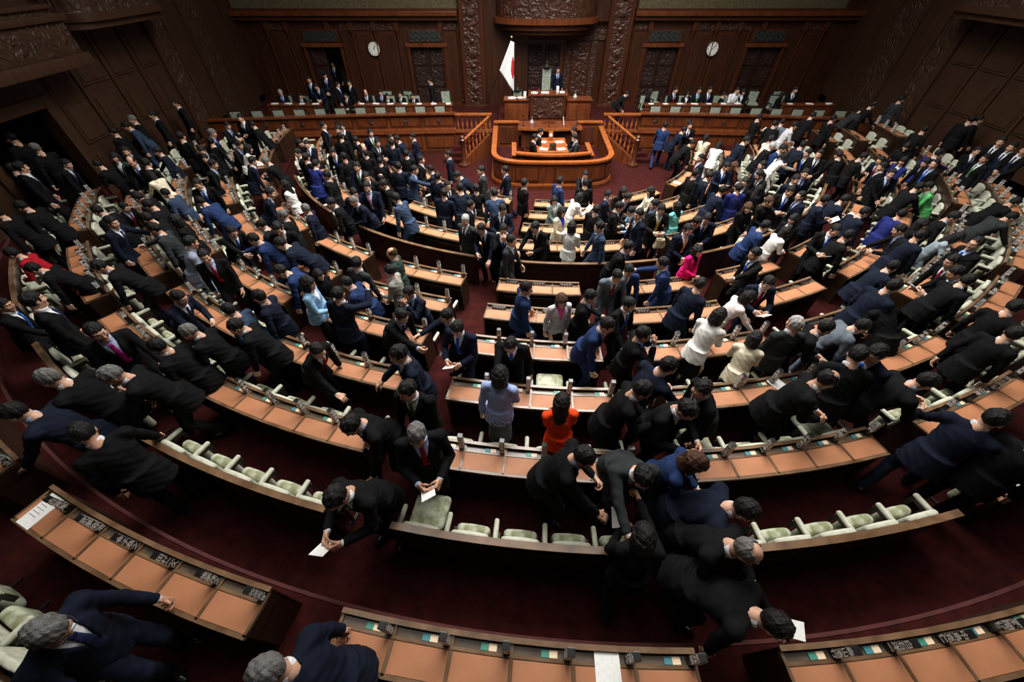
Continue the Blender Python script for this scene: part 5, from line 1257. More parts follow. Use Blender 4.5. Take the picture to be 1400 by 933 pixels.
(-0.98, 9.87, 0.249, 0, 0.94, 'SD', 'k', 's', '', 'person in black suit standing, fourth from left, second row, inner left front bank'),
(2.86, 9.51, 0.249, 140, 0.98, 'LD', 'k', 's', '', 'person in black suit leaning, fifth from left, second row, centre front bank'),
(-3.95, 9.16, 0.515, 165, 1.0, 'LD', 'n', 's', '', 'person in navy suit leaning, second from left, fourth row, inner left front bank'),
(5.49, 8.37, 0.515, 165, 0.95, 'SN', 'k', 'on', 'f.q', 'brown-haired person in black jacket standing, fourth from left, fourth row, inner right front bank'),
(6.3, 7.79, 0.515, 240, 0.95, 'SN', 'k', 'o', 'f', 'person in black jacket standing, fifth from left, fourth row, inner right front bank'),
(0.31, 10.04, 0.249, 60, 1.0, 'SD', 'k', 's', '', 'person in black suit standing, first from left, second row, centre front bank'),
(-7.16, 7.11, 0.885, 268, 1.0, 'LD', 'k', 's', '', 'person in black suit leaning, fourth from left, seventh row, fourth bank left of centre'),
(2.92, 9.8, 0.249, 160, 0.95, 'SN', 'k', 'l', 'f', 'person in black jacket standing, sixth from left, second row, centre front bank'),
(-3.18, 9.8, 0.403, 265, 1.0, 'LD', 'k', 's', '', 'person in black suit leaning, second from left, third row, inner left front bank'),
(8.44, 5.97, 0.885, 285, 1.0, 'SD', 'k', 't', 'x', 'person in black suit standing, third from left, seventh row, third bank right of centre'),
(-1.79, 10.19, 0.249, 140, 0.94, 'SN', 'k', 's', '', 'person in black suit standing, third from left, second row, inner left front bank'),
(7.93, 6.65, 0.683, 85, 1.0, 'LD', 'n', 's', '', 'person in navy suit leaning, first from left, sixth row, third bank right of centre'),
(-7.97, 6.76, 0.919, 75, 1.0, 'HR', 'n', 's', '', 'person in navy suit reaching, third from left, eighth row, fourth bank left of centre'),
(3.72, 9.77, 0.249, 262, 0.95, 'SN', 'c', 'l', 'f', 'person in cream jacket standing, first from left, second row, inner right front bank'),
(-3.45, 9.93, 0.403, 5, 1.0, 'SD', 'k', 'b', '', 'bald person in black suit standing, first from left, third row, inner left front bank'),
(-3.74, 9.85, 0.515, 180, 1.0, 'SD', 'k', 's', '', 'person in black suit standing, first from left, fourth row, inner left front bank'),
(-8.75, 5.88, 0.95, 250, 0.95, 'LF', 'rd', 's', 'f.m', 'person in red jacket leaning, second from left, ninth row, fourth bank left of centre'),
(6.08, 8.63, 0.515, 170, 0.95, 'SN', 'k', 'sn', 'f', 'brown-haired person in black jacket standing, sixth from left, fourth row, inner right front bank'),
(1.28, 10.51, 0.111, 70, 1.0, 'SD', 'b', 's', '', 'person in blue suit standing, first from left, first row, centre front bank'),
(8.11, 6.88, 0.683, 300, 1.0, 'LF', 'k', 's', '', 'person in black suit leaning, second from left, sixth row, third bank right of centre'),
(-2.06, 10.45, 0.249, 20, 1.0, 'SD', 'n', 't', '', 'person in navy suit standing, second from left, second row, inner left front bank'),
(-6.02, 8.8, 0.571, 70, 1.0, 'LD', 'n', 's', '', 'person in navy suit leaning, only person there, fifth row, fourth bank left of centre'),
(2.05, 10.48, 0.111, 5, 0.96, 'SD', 'k', 's', '', 'person in black suit standing, second from left, first row, centre front bank'),
(5.17, 9.35, 0.403, 90, 1.0, 'LD', 'n', 's', '', 'person in navy suit leaning, third from left, third row, inner right front bank'),
(-7.53, 7.7, 0.885, 265, 1.0, 'LD', 'k', 's', '', 'person in black suit leaning, third from left, seventh row, fourth bank left of centre'),
(-6.99, 8.43, 0.683, 285, 1.0, 'BD', 'b', 's', '', 'person in blue suit bending, second from left, sixth row, fourth bank left of centre'),
(-4.78, 9.89, 0.515, 265, 1.0, 'SD', 'k', 's', '', 'person in black suit standing, eighth from left, fourth row, outer left front bank'),
(7.68, 7.89, 0.571, 95, 1.0, 'LD', 'n', 's', '', 'person in navy suit leaning, third from left, fifth row, third bank right of centre'),
(5.77, 9.43, 0.403, 0, 0.98, 'SD', 'r', 's', '', 'person in royal-blue suit standing, fourth from left, third row, inner right front bank'),
(-5.71, 9.47, 0.571, 280, 0.93, 'SN', 'w', 'l', 'f.d4', 'person in white jacket standing, seventh from left, fourth row, outer left front bank'),
(-0.83, 11.09, 0.111, 265, 1.04, 'SD', 'g', 's', '', 'person in charcoal suit standing, second from left, first row, inner left front bank'),
(-8.38, 7.34, 0.919, 270, 0.98, 'LD', 'k', 's', '', 'person in black suit leaning, second from left, eighth row, fourth bank left of centre'),
(7.26, 8.5, 0.515, 110, 1.0, 'SP', 'n', 's', 'p', 'person in navy suit with paper, eighth from left, fourth row, inner right front bank', 'eighth from left, fourth row, inner right front bank'),
(8.53, 7.28, 0.683, 120, 0.95, 'SN', 'k', 'l', 'f', 'person in black jacket standing, third from left, sixth row, third bank right of centre'),
(7.02, 8.85, 0.515, 265, 0.96, 'SD', 'n', 't', '', 'person in navy suit standing, ninth from left, fourth row, inner right front bank'),
(6.77, 9.09, 0.515, 205, 1.0, 'SP', 'k', 's', 'p.tb', 'person in black suit with paper, seventh from left, fourth row, inner right front bank', 'seventh from left, fourth row, inner right front bank'),
(-8.01, 8.07, 0.885, 265, 1.0, 'LD', 'k', 's', '', 'person in black suit leaning, second from left, seventh row, fourth bank left of centre'),
(-2.92, 11.02, 0.249, 90, 1.0, 'HR', 'n2', 's', '', 'person in slate-blue suit reaching, sixth from left, second row, outer left front bank'),
(8.42, 7.7, 0.683, 80, 0.94, 'LD', 'r', 's', '', 'person in royal-blue suit leaning, fourth from left, sixth row, third bank right of centre'),
(-1.29, 11.37, 0.111, 265, 1.04, 'BD', 'n', 's', '', 'person in navy suit bending, first from left, first row, inner left front bank'),
(9.03, 7.05, 0.683, 135, 0.91, 'LP', 'G', 'l', 'f.p', 'person in pale grey jacket reading, fifth from left, sixth row, third bank right of centre', 'fifth from left, sixth row, third bank right of centre'),
(6.06, 9.74, 0.403, 230, 1.0, 'SD', 'k', 's', 'x', 'person in black suit standing, fifth from left, third row, inner right front bank'),
(-2.26, 11.31, 0.249, 265, 0.94, 'HR', 'n', 's', '', 'person in navy suit reaching, first from left, second row, inner left front bank'),
(-3.28, 11.14, 0.249, 5, 1.0, 'SD', 'n', 's', '', 'person in navy suit standing, fifth from left, second row, outer left front bank'),
(6.36, 9.73, 0.403, 90, 0.91, 'LD', 'k', 'l', 'f', 'person in black jacket leaning, sixth from left, third row, inner right front bank'),
(7.74, 8.7, 0.515, 95, 1.0, 'LP', 'n', 's', 'p', 'person in navy suit reading, first from left, fourth row, outer right front bank', 'first from left, fourth row, outer right front bank'),
(-7.9, 8.58, 0.885, 265, 0.88, 'LD', 'n2', 's', '', 'person in slate-blue suit leaning, first from left, seventh row, fourth bank left of centre'),
(2.18, 11.47, 0.0, 180, 0.98, 'HR', 'k', 's', '', 'person in black suit reaching, fourth from left on open carpet before rostrum'),
(-0.15, 11.68, 0.0, 265, 1.0, 'SW', 'n', 's', '', 'person in navy suit walking, third from left on open carpet before rostrum'),
(-8.67, 7.9, 0.919, 100, 0.86, 'LD', 'k', 's', '', 'person in black suit leaning, first from left, eighth row, fourth bank left of centre'),
(5.06, 10.59, 0.249, 70, 1.02, 'SD', 'k', 's', '', 'person in black suit standing, second from left, second row, inner right front bank'),
(-4.38, 10.93, 0.403, 178, 1.0, 'SW', 'n', 's', '.tg', 'person in navy suit walking, third from left, third row, outer left front bank'),
(5.35, 10.65, 0.249, 95, 1.0, 'LD', 'n', 's', '', 'person in navy suit leaning, third from left, second row, inner right front bank'),
(-7.62, 9.17, 0.683, 160, 1.0, 'SF', 'k', 's', '.tb', 'person in black suit standing, first from left, sixth row, fourth bank left of centre'),
(9.24, 7.58, 0.683, 130, 1.0, 'LD', 'k', 's', 'x', 'person in black suit leaning, first from left, sixth row, fourth bank right of centre'),
(-5.51, 10.64, 0.515, 20, 1.0, 'LD', 'r', 's', '', 'person in royal-blue suit leaning, sixth from left, fourth row, outer left front bank'),
(7.25, 9.68, 0.515, 180, 1.0, 'SD', 'n', 's', '.tr', 'person in navy suit standing, second from left, fourth row, outer right front bank'),
(-10.16, 7.15, 0.95, 268, 1.0, 'LD', 'k', 's', '', 'person in black suit leaning, first from left, ninth row, fourth bank left of centre'),
(-3.99, 11.79, 0.249, 0, 0.94, 'SD', 'k', 's', '', 'person in black suit standing, fourth from left, second row, outer left front bank'),
(-4.89, 11.47, 0.403, 310, 1.0, 'SD', 'k', 's', '', 'person in black suit standing, second from left, third row, outer left front bank'),
(-9.98, 7.5, 0.95, 265, 1.0, 'LD', 'k', 's', '', 'person in black suit leaning, third from left, ninth row, fifth bank left of centre'),
(-2.87, 12.17, 0.111, 90, 0.98, 'SD', 'k', 's', '', 'person in black suit standing, third from left, first row, outer left front bank'),
(-5.84, 11.1, 0.515, 20, 1.0, 'SD', 'k', 's', '', 'person in black suit standing, fifth from left, fourth row, outer left front bank'),
(6.94, 10.45, 0.403, 265, 1.0, 'LD', 'k', 's', '', 'person in black suit leaning, first from left, third row, outer right front bank'),
(7.71, 10.08, 0.515, 200, 1.0, 'SD', 'n', 's', '', 'person in navy suit standing, third from left, fourth row, outer right front bank'),
(6.16, 11.27, 0.249, 180, 1.0, 'SP', 'n', 's', 'p.tb', 'person in navy suit with paper, first from left, second row, outer right front bank', 'first from left, second row, outer right front bank'),
(10.41, 7.62, 0.885, 80, 0.96, 'BX', 'g', 's', '', 'person in charcoal suit bending, first from left, seventh row, fourth bank right of centre'),
(7.06, 10.87, 0.403, 265, 1.0, 'SD', 'n', 's', '', 'person in navy suit standing, second from left, third row, outer right front bank'),
(-2.03, 12.81, 0.0, 265, 1.0, 'SD', 'n', 's', '', 'person in navy suit standing, second from left on open carpet before rostrum'),
(-8.89, 9.47, 0.885, 290, 0.91, 'LF', 'c', 'o', 'f.p', 'person in cream jacket leaning, fourth from left, seventh row, fifth bank left of centre', 'fourth from left, seventh row, fifth bank left of centre'),
(-7.33, 10.74, 0.571, 45, 1.0, 'LD', 'n', 's', '', 'person in navy suit leaning, only person there, fifth row, fifth bank left of centre'),
(-6.77, 11.12, 0.515, 262, 1.0, 'LP', 'k', 'ig', '', 'grey-haired person in black suit reading, third from left, fourth row, outer left front bank'),
(-6.13, 11.49, 0.515, 250, 1.0, 'SD', 'k', 's', '', 'person in black suit standing, fourth from left, fourth row, outer left front bank'),
(-3.39, 12.69, 0.111, 0, 0.96, 'SD', 'k', 's', '', 'person in black suit standing, second from left, first row, outer left front bank'),
(-8.19, 10.37, 0.683, 80, 0.98, 'LD', 'k', 's', '', 'person in black suit leaning, third from left, sixth row, fifth bank left of centre'),
(6.53, 11.5, 0.249, 110, 0.95, 'SN', 'k', 'on', 'f', 'brown-haired person in black jacket standing, second from left, second row, outer right front bank'),
(-5.42, 12.19, 0.403, 180, 1.0, 'LD', 'k', 's', '.tb', 'person in black suit leaning, first from left, third row, outer left front bank'),
(-9.25, 9.7, 0.885, 10, 1.0, 'LD', 'k', 's', '', 'person in black suit leaning, third from left, seventh row, fifth bank left of centre'),
(-4.67, 12.57, 0.249, 0, 0.9, 'SD', 'k', 's', '', 'person in black suit standing, third from left, second row, outer left front bank'),
(9.82, 9.16, 0.571, 85, 1.02, 'LF', 'k', 's', '', 'person in black suit leaning, first from left, fifth row, fourth bank right of centre'),
(5.89, 12.21, 0.111, 262, 1.0, 'SD', 'n', 's', '', 'person in navy suit standing, only person there, first row, outer right front bank'),
(-4.73, 12.87, 0.249, 180, 0.98, 'SD', 'k', 'b', '', 'bald person in black suit standing, second from left, second row, outer left front bank'),
(10.42, 9.09, 0.683, 300, 0.95, 'LN', 'gn', 's', 'f', 'person in bright green jacket leaning, second from left, sixth row, fourth bank right of centre'),
(11.09, 8.28, 0.885, 85, 0.96, 'BX', 'k', 's', '', 'person in black suit bending, second from left, seventh row, fourth bank right of centre'),
(9.86, 9.97, 0.571, 180, 1.0, 'SN', 'k', 's', '', 'person in black suit standing, second from left, fifth row, fourth bank right of centre'),
(-6.36, 12.55, 0.515, 175, 0.94, 'SN', 'n', 's', '', 'person in navy suit standing, second from left, fourth row, outer left front bank'),
(-4.03, 13.5, 0.111, 0, 1.0, 'SD', 'n', 's', '', 'person in navy suit standing, first from left, first row, outer left front bank'),
(-9.84, 10.11, 0.885, 150, 1.02, 'LD', 'k', 'b', '', 'bald person in black suit leaning, second from left, seventh row, fifth bank left of centre'),
(-4.54, 13.4, 0.249, 130, 0.98, 'HR', 'k', 's', '', 'person in black suit reaching, first from left, second row, outer left front bank'),
(-6.66, 12.61, 0.515, 140, 0.95, 'SN', 'k', 'o', 'f', 'person in black jacket standing, first from left, fourth row, outer left front bank'),
(9.91, 10.27, 0.571, 310, 1.0, 'SD', 'k', 's', '', 'person in black suit standing, first from left, fifth row, fifth bank right of centre'),
(-8.7, 11.34, 0.683, 180, 0.92, 'LN', 'k', 't', '', 'person in black suit leaning, second from left, sixth row, fifth bank left of centre'),
(-5.56, 13.22, 0.403, 0, 1.0, 'SD', 'k', 's', '', 'person in black suit standing, fourth from left, third row, front bank by left wall'),
(-10.37, 9.92, 0.919, 265, 0.96, 'LN', 'k', 's', '', 'person in black suit leaning, third from left, eighth row, fifth bank left of centre'),
(8.09, 12.0, 0.403, 90, 0.95, 'HB', 'w', 'a', 'f.d5', 'person in white jacket reaching, third from left, third row, outer right front bank'),
(-5.04, 13.61, 0.249, 265, 1.0, 'HB', 'k', 's', '', 'person in black suit reaching, second from left, second row, front bank by left wall'),
(8.93, 11.47, 0.515, 210, 1.0, 'SN', 'k', 's', '', 'person in black suit standing, fourth from left, fourth row, outer right front bank'),
(-8.16, 12.05, 0.571, 60, 0.95, 'LN', 'w', 'l', 'f', 'person in white jacket leaning, third from left, fifth row, sixth bank left of centre'),
(-10.33, 10.28, 0.919, 170, 0.95, 'SD', 'dg', 'o', 'f', 'person in bottle-green jacket standing, second from left, eighth row, fifth bank left of centre'),
(-8.96, 11.55, 0.683, 160, 1.0, 'LD', 'k', 's', '', 'person in black suit leaning, first from left, sixth row, fifth bank left of centre'),
(-9.66, 11.0, 0.885, 240, 0.92, 'SF', 'n', 's', '.tr', 'person in navy suit standing, first from left, seventh row, fifth bank left of centre'),
(-3.79, 14.15, 0.111, 265, 1.0, 'LN', 'n', 's', '', 'person in navy suit leaning, second from left, first row, front bank by left wall'),
(-5.6, 13.54, 0.403, 225, 1.08, 'SD', 'k', 's', '', 'person in black suit standing, third from left, third row, front bank by left wall'),
(-4.23, 14.07, 0.111, 120, 1.0, 'SD', 'k', 's', '', 'person in black suit standing, first from left, first row, front bank by left wall'),
(-10.23, 10.57, 0.885, 160, 1.0, 'SD', 'k', 's', '', 'person in black suit standing, first from left, eighth row, fifth bank left of centre'),
(-11.59, 9.06, 0.95, 60, 1.06, 'SD', 'k', 's', '', 'person in black suit standing, second from left, ninth row, fifth bank left of centre'),
(8.88, 11.76, 0.515, 262, 0.96, 'HR', 'k', 's', '', 'person in black suit reaching, fifth from left, fourth row, outer right front bank'),
(0.73, 14.78, 0.3, 85, 1.0, 'DS', 'k', 's', '', 'person in black suit seated, first from left inside rounded clerk enclosure'),
(-8.89, 11.88, 0.683, 10, 1.0, 'SD', 'k', 's', '', 'person in black suit standing, fourth from left, sixth row, sixth bank left of centre'),
(-8.47, 12.19, 0.571, 90, 1.0, 'LN', 'k', 's', '', 'person in black suit leaning, second from left, fifth row, sixth bank left of centre'),
(9.56, 11.38, 0.515, 10, 0.98, 'LD', 'k', 's', '', 'person in black suit leaning, sixth from left, fourth row, outer right front bank'),
(7.95, 12.59, 0.403, 110, 1.0, 'LD', 'k', 'sw', 'x', 'grey-haired person in black suit leaning, fifth from left, third row, outer right front bank'),
(8.2, 12.43, 0.403, 130, 1.0, 'LD', 'b', 's', '', 'person in blue suit leaning, fourth from left, third row, outer right front bank'),
(-4.87, 14.11, 0.249, 140, 1.0, 'SD', 'n', 's', '', 'person in navy suit standing, first from left, second row, front bank by left wall'),
(9.9, 11.23, 0.515, 95, 1.0, 'SP', 'k', 's', '', 'person in black suit with paper, seventh from left, fourth row, outer right front bank'),
(2.4, 14.78, 0.3, 265, 1.0, 'DS', 'g', 's', 'm', 'person in charcoal suit seated, third from left inside rounded clerk enclosure'),
(-3.49, 14.61, 0.0, 262, 1.0, 'SW', 'n', 's', '', 'person in navy suit walking, first from left on open carpet before rostrum'),
(-11.46, 9.77, 0.95, 75, 0.96, 'LD', 'k', 's', '', 'person in black suit leaning, first from left, ninth row, fifth bank left of centre'),
(8.12, 12.83, 0.403, 90, 1.03, 'SN', 'c', 's', 'f', 'person in cream jacket standing, second from left, third row, front bank by right wall'),
(8.82, 12.38, 0.403, 85, 1.04, 'LD', 'n', 's', '', 'person in navy suit leaning, first from left, third row, front bank by right wall'),
(7.46, 13.25, 0.249, 95, 1.06, 'LD', 'n', 's', '', 'person in navy suit leaning, only person there, second row, front bank by right wall'),
(-12.06, 9.28, 0.95, 10, 0.98, 'SD', 'k', 's', '', 'person in black suit standing, second from left at open doorway in left wall'),
(-9.69, 11.92, 0.683, 5, 1.08, 'SD', 'k', 's', '', 'person in black suit standing, third from left, sixth row, sixth bank left of centre'),
(7.0, 13.69, 0.111, 30, 0.95, 'LN', 'w', 'o', 'f.d5', 'person in white jacket leaning, first from left, first row, front bank by right wall'),
(11.34, 10.4, 0.683, 260, 0.96, 'SD', 'k', 't', '', 'person in black suit standing, first from left, sixth row, fifth bank right of centre'),
(10.91, 10.87, 0.571, 265, 0.97, 'SN', 'r', 'l', 'f', 'person in royal-blue jacket standing, second from left, fifth row, fifth bank right of centre'),
(10.63, 11.19, 0.571, 255, 0.96, 'LD', 'n', 't', 'x', 'person in navy suit leaning, third from left, fifth row, fifth bank right of centre'),
(0.94, 15.41, 0.3, 90, 1.0, 'DS', 'k', 's', '', 'person in black suit seated, second from left inside rounded clerk enclosure'),
(6.14, 14.42, 0.0, 90, 1.0, 'BD', 'k', 's', '', 'person in black suit bending, fifth from left on open carpet before rostrum'),
(11.49, 10.7, 0.683, 265, 0.96, 'LD', 'k', 's', '', 'person in black suit leaning, second from left, sixth row, fifth bank right of centre'),
(-5.94, 14.59, 0.403, 180, 0.94, 'SD', 'k', 's', 'x', 'person in black suit standing, second from left, third row, front bank by left wall'),
(2.44, 15.57, 0.3, 268, 1.0, 'DS', 'k', 's', 'x', 'person in black suit seated, fourth from left inside rounded clerk enclosure'),
(-12.09, 10.23, 0.95, 290, 1.1, 'SW', 'k', 'bg', '', 'bald person in black suit walking, first from left at open doorway in left wall'),
(-6.61, 14.47, 0.403, 75, 0.98, 'SD', 'k', 's', '', 'person in black suit standing, first from left, third row, front bank by left wall'),
(-9.54, 12.79, 0.683, 80, 1.0, 'LD', 'k', 'ig', '', 'grey-haired person in black suit leaning, second from left, sixth row, sixth bank left of centre'),
(6.85, 14.42, 0.111, 20, 0.93, 'SN', 'c', 'a', 'f', 'person in cream jacket standing, second from left, first row, front bank by right wall'),
(11.85, 11.11, 0.683, 85, 0.98, 'HR', 'r', 's', '', 'person in royal-blue suit reaching, third from left, sixth row, fifth bank right of centre'),
(12.52, 10.37, 0.885, 265, 0.92, 'SD', 'k', 's', '', 'person in black suit standing, first from left, seventh row, fifth bank right of centre'),
(-12.72, 10.35, 0.95, 285, 1.2, 'SD', 'k', 's', '', 'person in black suit standing, first from left in wide rear aisle, left half'),
(11.65, 11.85, 0.683, 225, 0.95, 'SP', 'k', 'l', 'f.p', 'person in black jacket with paper, fourth from left, sixth row, fifth bank right of centre', 'fourth from left, sixth row, fifth bank right of centre'),
(-8.66, 14.23, 0.571, 262, 0.98, 'HB', 'k', 's', '', 'person in black suit reaching, first from left, fifth row, sixth bank left of centre'),
(6.24, 15.59, 0.0, 80, 1.0, 'HB', 'n', 's', '', 'person in navy suit reaching, sixth from left on open carpet before rostrum'),
(-11.65, 12.11, 0.919, 265, 1.0, 'SW', 'k', 's', '', 'person in black suit walking, fourth from left, eighth row, sixth bank left of centre'),
(5.78, 15.83, 0.0, 20, 1.0, 'SW', 'b', 's', '', 'person in blue suit walking, seventh from left on open carpet before rostrum'),
(-9.59, 13.89, 0.683, 95, 0.92, 'SP', 'k', 's', 'p', 'person in black suit with paper, first from left, sixth row, sixth bank left of centre', 'first from left, sixth row, sixth bank left of centre'),
(12.89, 11.07, 0.885, 200, 0.9, 'SC', 'k', 's', '', 'person in black suit standing, second from left, seventh row, fifth bank right of centre'),
(13.61, 10.56, 0.919, 265, 1.0, 'SN', 'k', 's', '', 'person in black suit standing, first from left, eighth row, fifth bank right of centre'),
(6.79, 15.84, 0.0, 205, 1.0, 'SD', 'k', 's', '', 'person in black suit standing, eighth from left on open carpet before rostrum'),
(-9.32, 14.54, 0.571, 180, 1.02, 'SD', 'k', 's', '', 'person in black suit standing, only person there, fifth row, seventh bank left of centre'),
(9.22, 14.64, 0.403, 40, 0.98, 'LD', 'k', 's', '', 'person in black suit leaning, third from left, third row, front bank by right wall'),
(-11.68, 12.89, 0.919, 240, 1.0, 'LD', 'n2', 's', '', 'person in slate-blue suit leaning, third from left, eighth row, sixth bank left of centre'),
(13.64, 10.89, 0.919, 260, 1.0, 'SW', 'n', 's', '', 'person in navy suit walking, second from left, eighth row, fifth bank right of centre'),
(9.67, 14.56, 0.403, 90, 1.01, 'LN', 'G1', 's', 'f.h', 'person in silver-grey jacket leaning, fourth from left, third row, front bank by right wall'),
(13.58, 11.18, 0.919, 262, 1.0, 'SD', 'k', 's', '', 'person in black suit standing, first from left, eighth row, sixth bank right of centre'),
(9.51, 14.81, 0.403, 45, 1.0, 'LN', 'gr', 's', '', 'person in mid-grey suit leaning, fifth from left, third row, front bank by right wall'),
(8.89, 15.25, 0.403, 85, 1.0, 'SP', 'k', 's', 'p', 'person in black suit with paper, sixth from left, third row, front bank by right wall', 'sixth from left, third row, front bank by right wall'),
(-11.81, 13.17, 0.919, 250, 1.0, 'SD', 'k', 'sg', '', 'grey-haired person in black suit standing, second from left, eighth row, sixth bank left of centre'),
(-11.52, 13.67, 0.919, 230, 1.0, 'SD', 'k', 's', '', 'person in black suit standing, first from left, eighth row, sixth bank left of centre'),
(12.95, 13.07, 0.683, 80, 1.0, 'LD', 'k', 's', '', 'person in black suit leaning, only person there, sixth row, sixth bank right of centre'),
(10.7, 15.22, 0.515, 75, 1.0, 'LD', 'k', 's', '', 'person in black suit leaning, second from left, fourth row, front bank by right wall'),
(11.25, 14.84, 0.515, 80, 1.0, 'SW', 'k', 's', '', 'person in black suit walking, first from left, fourth row, front bank by right wall'),
(-11.61, 15.0, 0.919, 225, 1.0, 'SD', 'k', 's', '', 'person in black suit standing, only person there, eighth row, seventh bank left of centre'),
(14.3, 13.15, 0.919, 60, 1.0, 'SD', 'k', 's', '', 'person in black suit standing, second from left, eighth row, sixth bank right of centre'),
(4.68, 18.95, 0.75, 90, 0.84, 'BD', 'k', 's', '', 'person in black suit bending, first from left behind right government bench'),
(-3.5, 19.42, 0.75, 265, 0.96, 'SD', 'k', 's', '', 'person in black suit standing, fifteenth from left behind left government bench'),
(14.65, 13.25, 0.919, 110, 1.0, 'SW', 'k', 's', '', 'person in black suit walking, third from left, eighth row, sixth bank right of centre'),
(-4.37, 19.42, 0.75, 180, 0.84, 'DS', 'k', 's', '', 'person in black suit seated, fourteenth from left behind left government bench'),
(-4.92, 19.42, 0.75, 185, 0.88, 'DS', 'k', 't', '', 'person in black suit seated, thirteenth from left behind left government bench'),
(-5.5, 19.42, 0.75, 180, 0.84, 'DS', 'k', 's', '', 'person in black suit seated, twelfth from left behind left government bench'),
(-5.79, 19.42, 0.75, 170, 0.96, 'DS', 'k', 's', '', 'person in black suit seated, eleventh from left behind left government bench'),
(6.01, 19.42, 0.75, 100, 0.96, 'DS', 'k', 'l', 'f', 'person in black jacket seated, second from left behind right government bench'),
(-6.41, 19.42, 0.75, 180, 0.96, 'DS', 'k', 'b', '', 'bald person in black suit seated, tenth from left behind left government bench'),
(12.88, 16.1, 0.683, 88, 0.96, 'BD', 'g', 's', '', 'person in charcoal suit bending, second from left, sixth row, seventh bank right of centre'),
(-7.04, 19.42, 0.75, 200, 0.92, 'SD', 'k', 's', '', 'person in black suit standing, ninth from left behind left government bench'),
(7.14, 19.42, 0.75, 175, 1.05, 'DS', 'k', 's', '', 'person in black suit seated, third from left behind right government bench'),
(13.16, 15.98, 0.683, 85, 1.0, 'LF', 'k', 'b', '', 'bald person in black suit leaning, first from left, sixth row, seventh bank right of centre'),
(-7.34, 19.42, 0.75, 180, 0.84, 'DS', 'k', 's', '', 'person in black suit seated, eighth from left behind left government bench'),
(-7.64, 19.42, 0.75, 100, 0.88, 'SD', 'k', 's', '', 'person in black suit standing, seventh from left behind left government bench'),
(7.73, 19.42, 0.75, 180, 0.91, 'DS', 'k', 'o', 'f', 'person in black jacket seated, fourth from left behind right government bench'),
(8.22, 19.42, 0.75, 185, 1.03, 'DS', 'k', 's', '', 'person in black suit seated, fifth from left behind right government bench'),
(-8.45, 19.42, 0.75, 175, 0.91, 'LN', 'n', 's', '', 'person in navy suit leaning, fifth from left behind left government bench'),
(8.65, 19.42, 0.75, 180, 1.05, 'DS', 'k', 's', '', 'person in black suit seated, sixth from left behind right government bench'),
(-8.75, 19.42, 0.75, 180, 0.99, 'SD', 'k', 's', '', 'person in black suit standing, fourth from left behind left government bench'),
(14.28, 16.0, 0.885, 85, 0.96, 'SW', 'g', 's', '', 'person in charcoal suit walking, only person there, seventh row, seventh bank right of centre'),
(2.15, 21.36, 0.75, 180, 1.0, 'SD', 'n', 's', '', 'person in navy suit standing, beside the tall green chair'),
(9.3, 19.42, 0.75, 110, 0.87, 'DS', 'k', 's', '', 'person in black suit seated, seventh from left behind right government bench'),
(-9.38, 19.42, 0.75, 160, 0.84, 'DS', 'k', 's', '', 'person in black suit seated, second from left behind left government bench'),
(9.82, 19.42, 0.75, 170, 1.03, 'DS', 'wh', 's', '', 'person in white shirt seated, eighth from left behind right government bench'),
(10.15, 19.42, 0.75, 175, 0.98, 'DS', 'k', 'o', 'f', 'person in black jacket seated, ninth from left behind right government bench'),
(-10.16, 19.42, 0.75, 170, 0.96, 'DS', 'k', 'sw', '', 'grey-haired person in black suit seated, first from left behind left government bench'),
(-8.38, 20.3, 0.75, 180, 1.0, 'SC', 'k', 'cap', '', 'capped person in black suit standing, sixth from left behind left government bench'),
(11.87, 19.42, 0.75, 110, 0.89, 'DS', 'k', 'o', 'f', 'person in black jacket seated, tenth from left behind right government bench'),
(12.43, 19.42, 0.75, 200, 1.05, 'DS', 'k', 's', '', 'person in black suit seated, eleventh from left behind right government bench'),
(-8.81, 22.68, 0.75, 180, 1.0, 'SD', 'k', 's', '', 'person in black suit standing, third from left behind left government bench')]

COLS = dict(k=(.0066, .0067, .0073), n=(.0085, .0118, .0235), n2=(.030, .048, .090), b=(.016, .031, .092), r=(.016, .023, .125), g=(.026, .029, .031), gr=(.105, .125, .150), gb=(.22, .26, .34), G=(.30, .37, .42), G1=(.52, .52, .55), w=(.76, .755, .72), w1=(.74, .66, .64), c=(.74, .67, .50), lb=(.25, .45, .68), pk=(.72, .012, .145), rd=(.36, .010, .020), tl=(.16, .58, .56), gn=(.11, .46, .15), dg=(.028, .048, .040), c1=(.33, .41, .62), kh=(.24, .24, .215), gg=(.22, .285, .28), wh=(.72, .73, .76))
COLS['or'] = (.85, .060, .012)
TIES = dict(r=(.24, .010, .022), b=(.022, .085, .40), p=(.30, .010, .14), g=(.05, .16, .06), y=(.55, .36, .06), k=(.60, .30, .36), n=(.018, .024, .07))
HAIRC = dict(k=(.0085, .0075, .0070), g=(.16, .155, .15), w=(.42, .41, .39), n=(.065, .028, .013))
STY = dict(s='short', i='side', b='bald', t='thin', o='bob', l='long', a='tail', c='short')
PM = {}
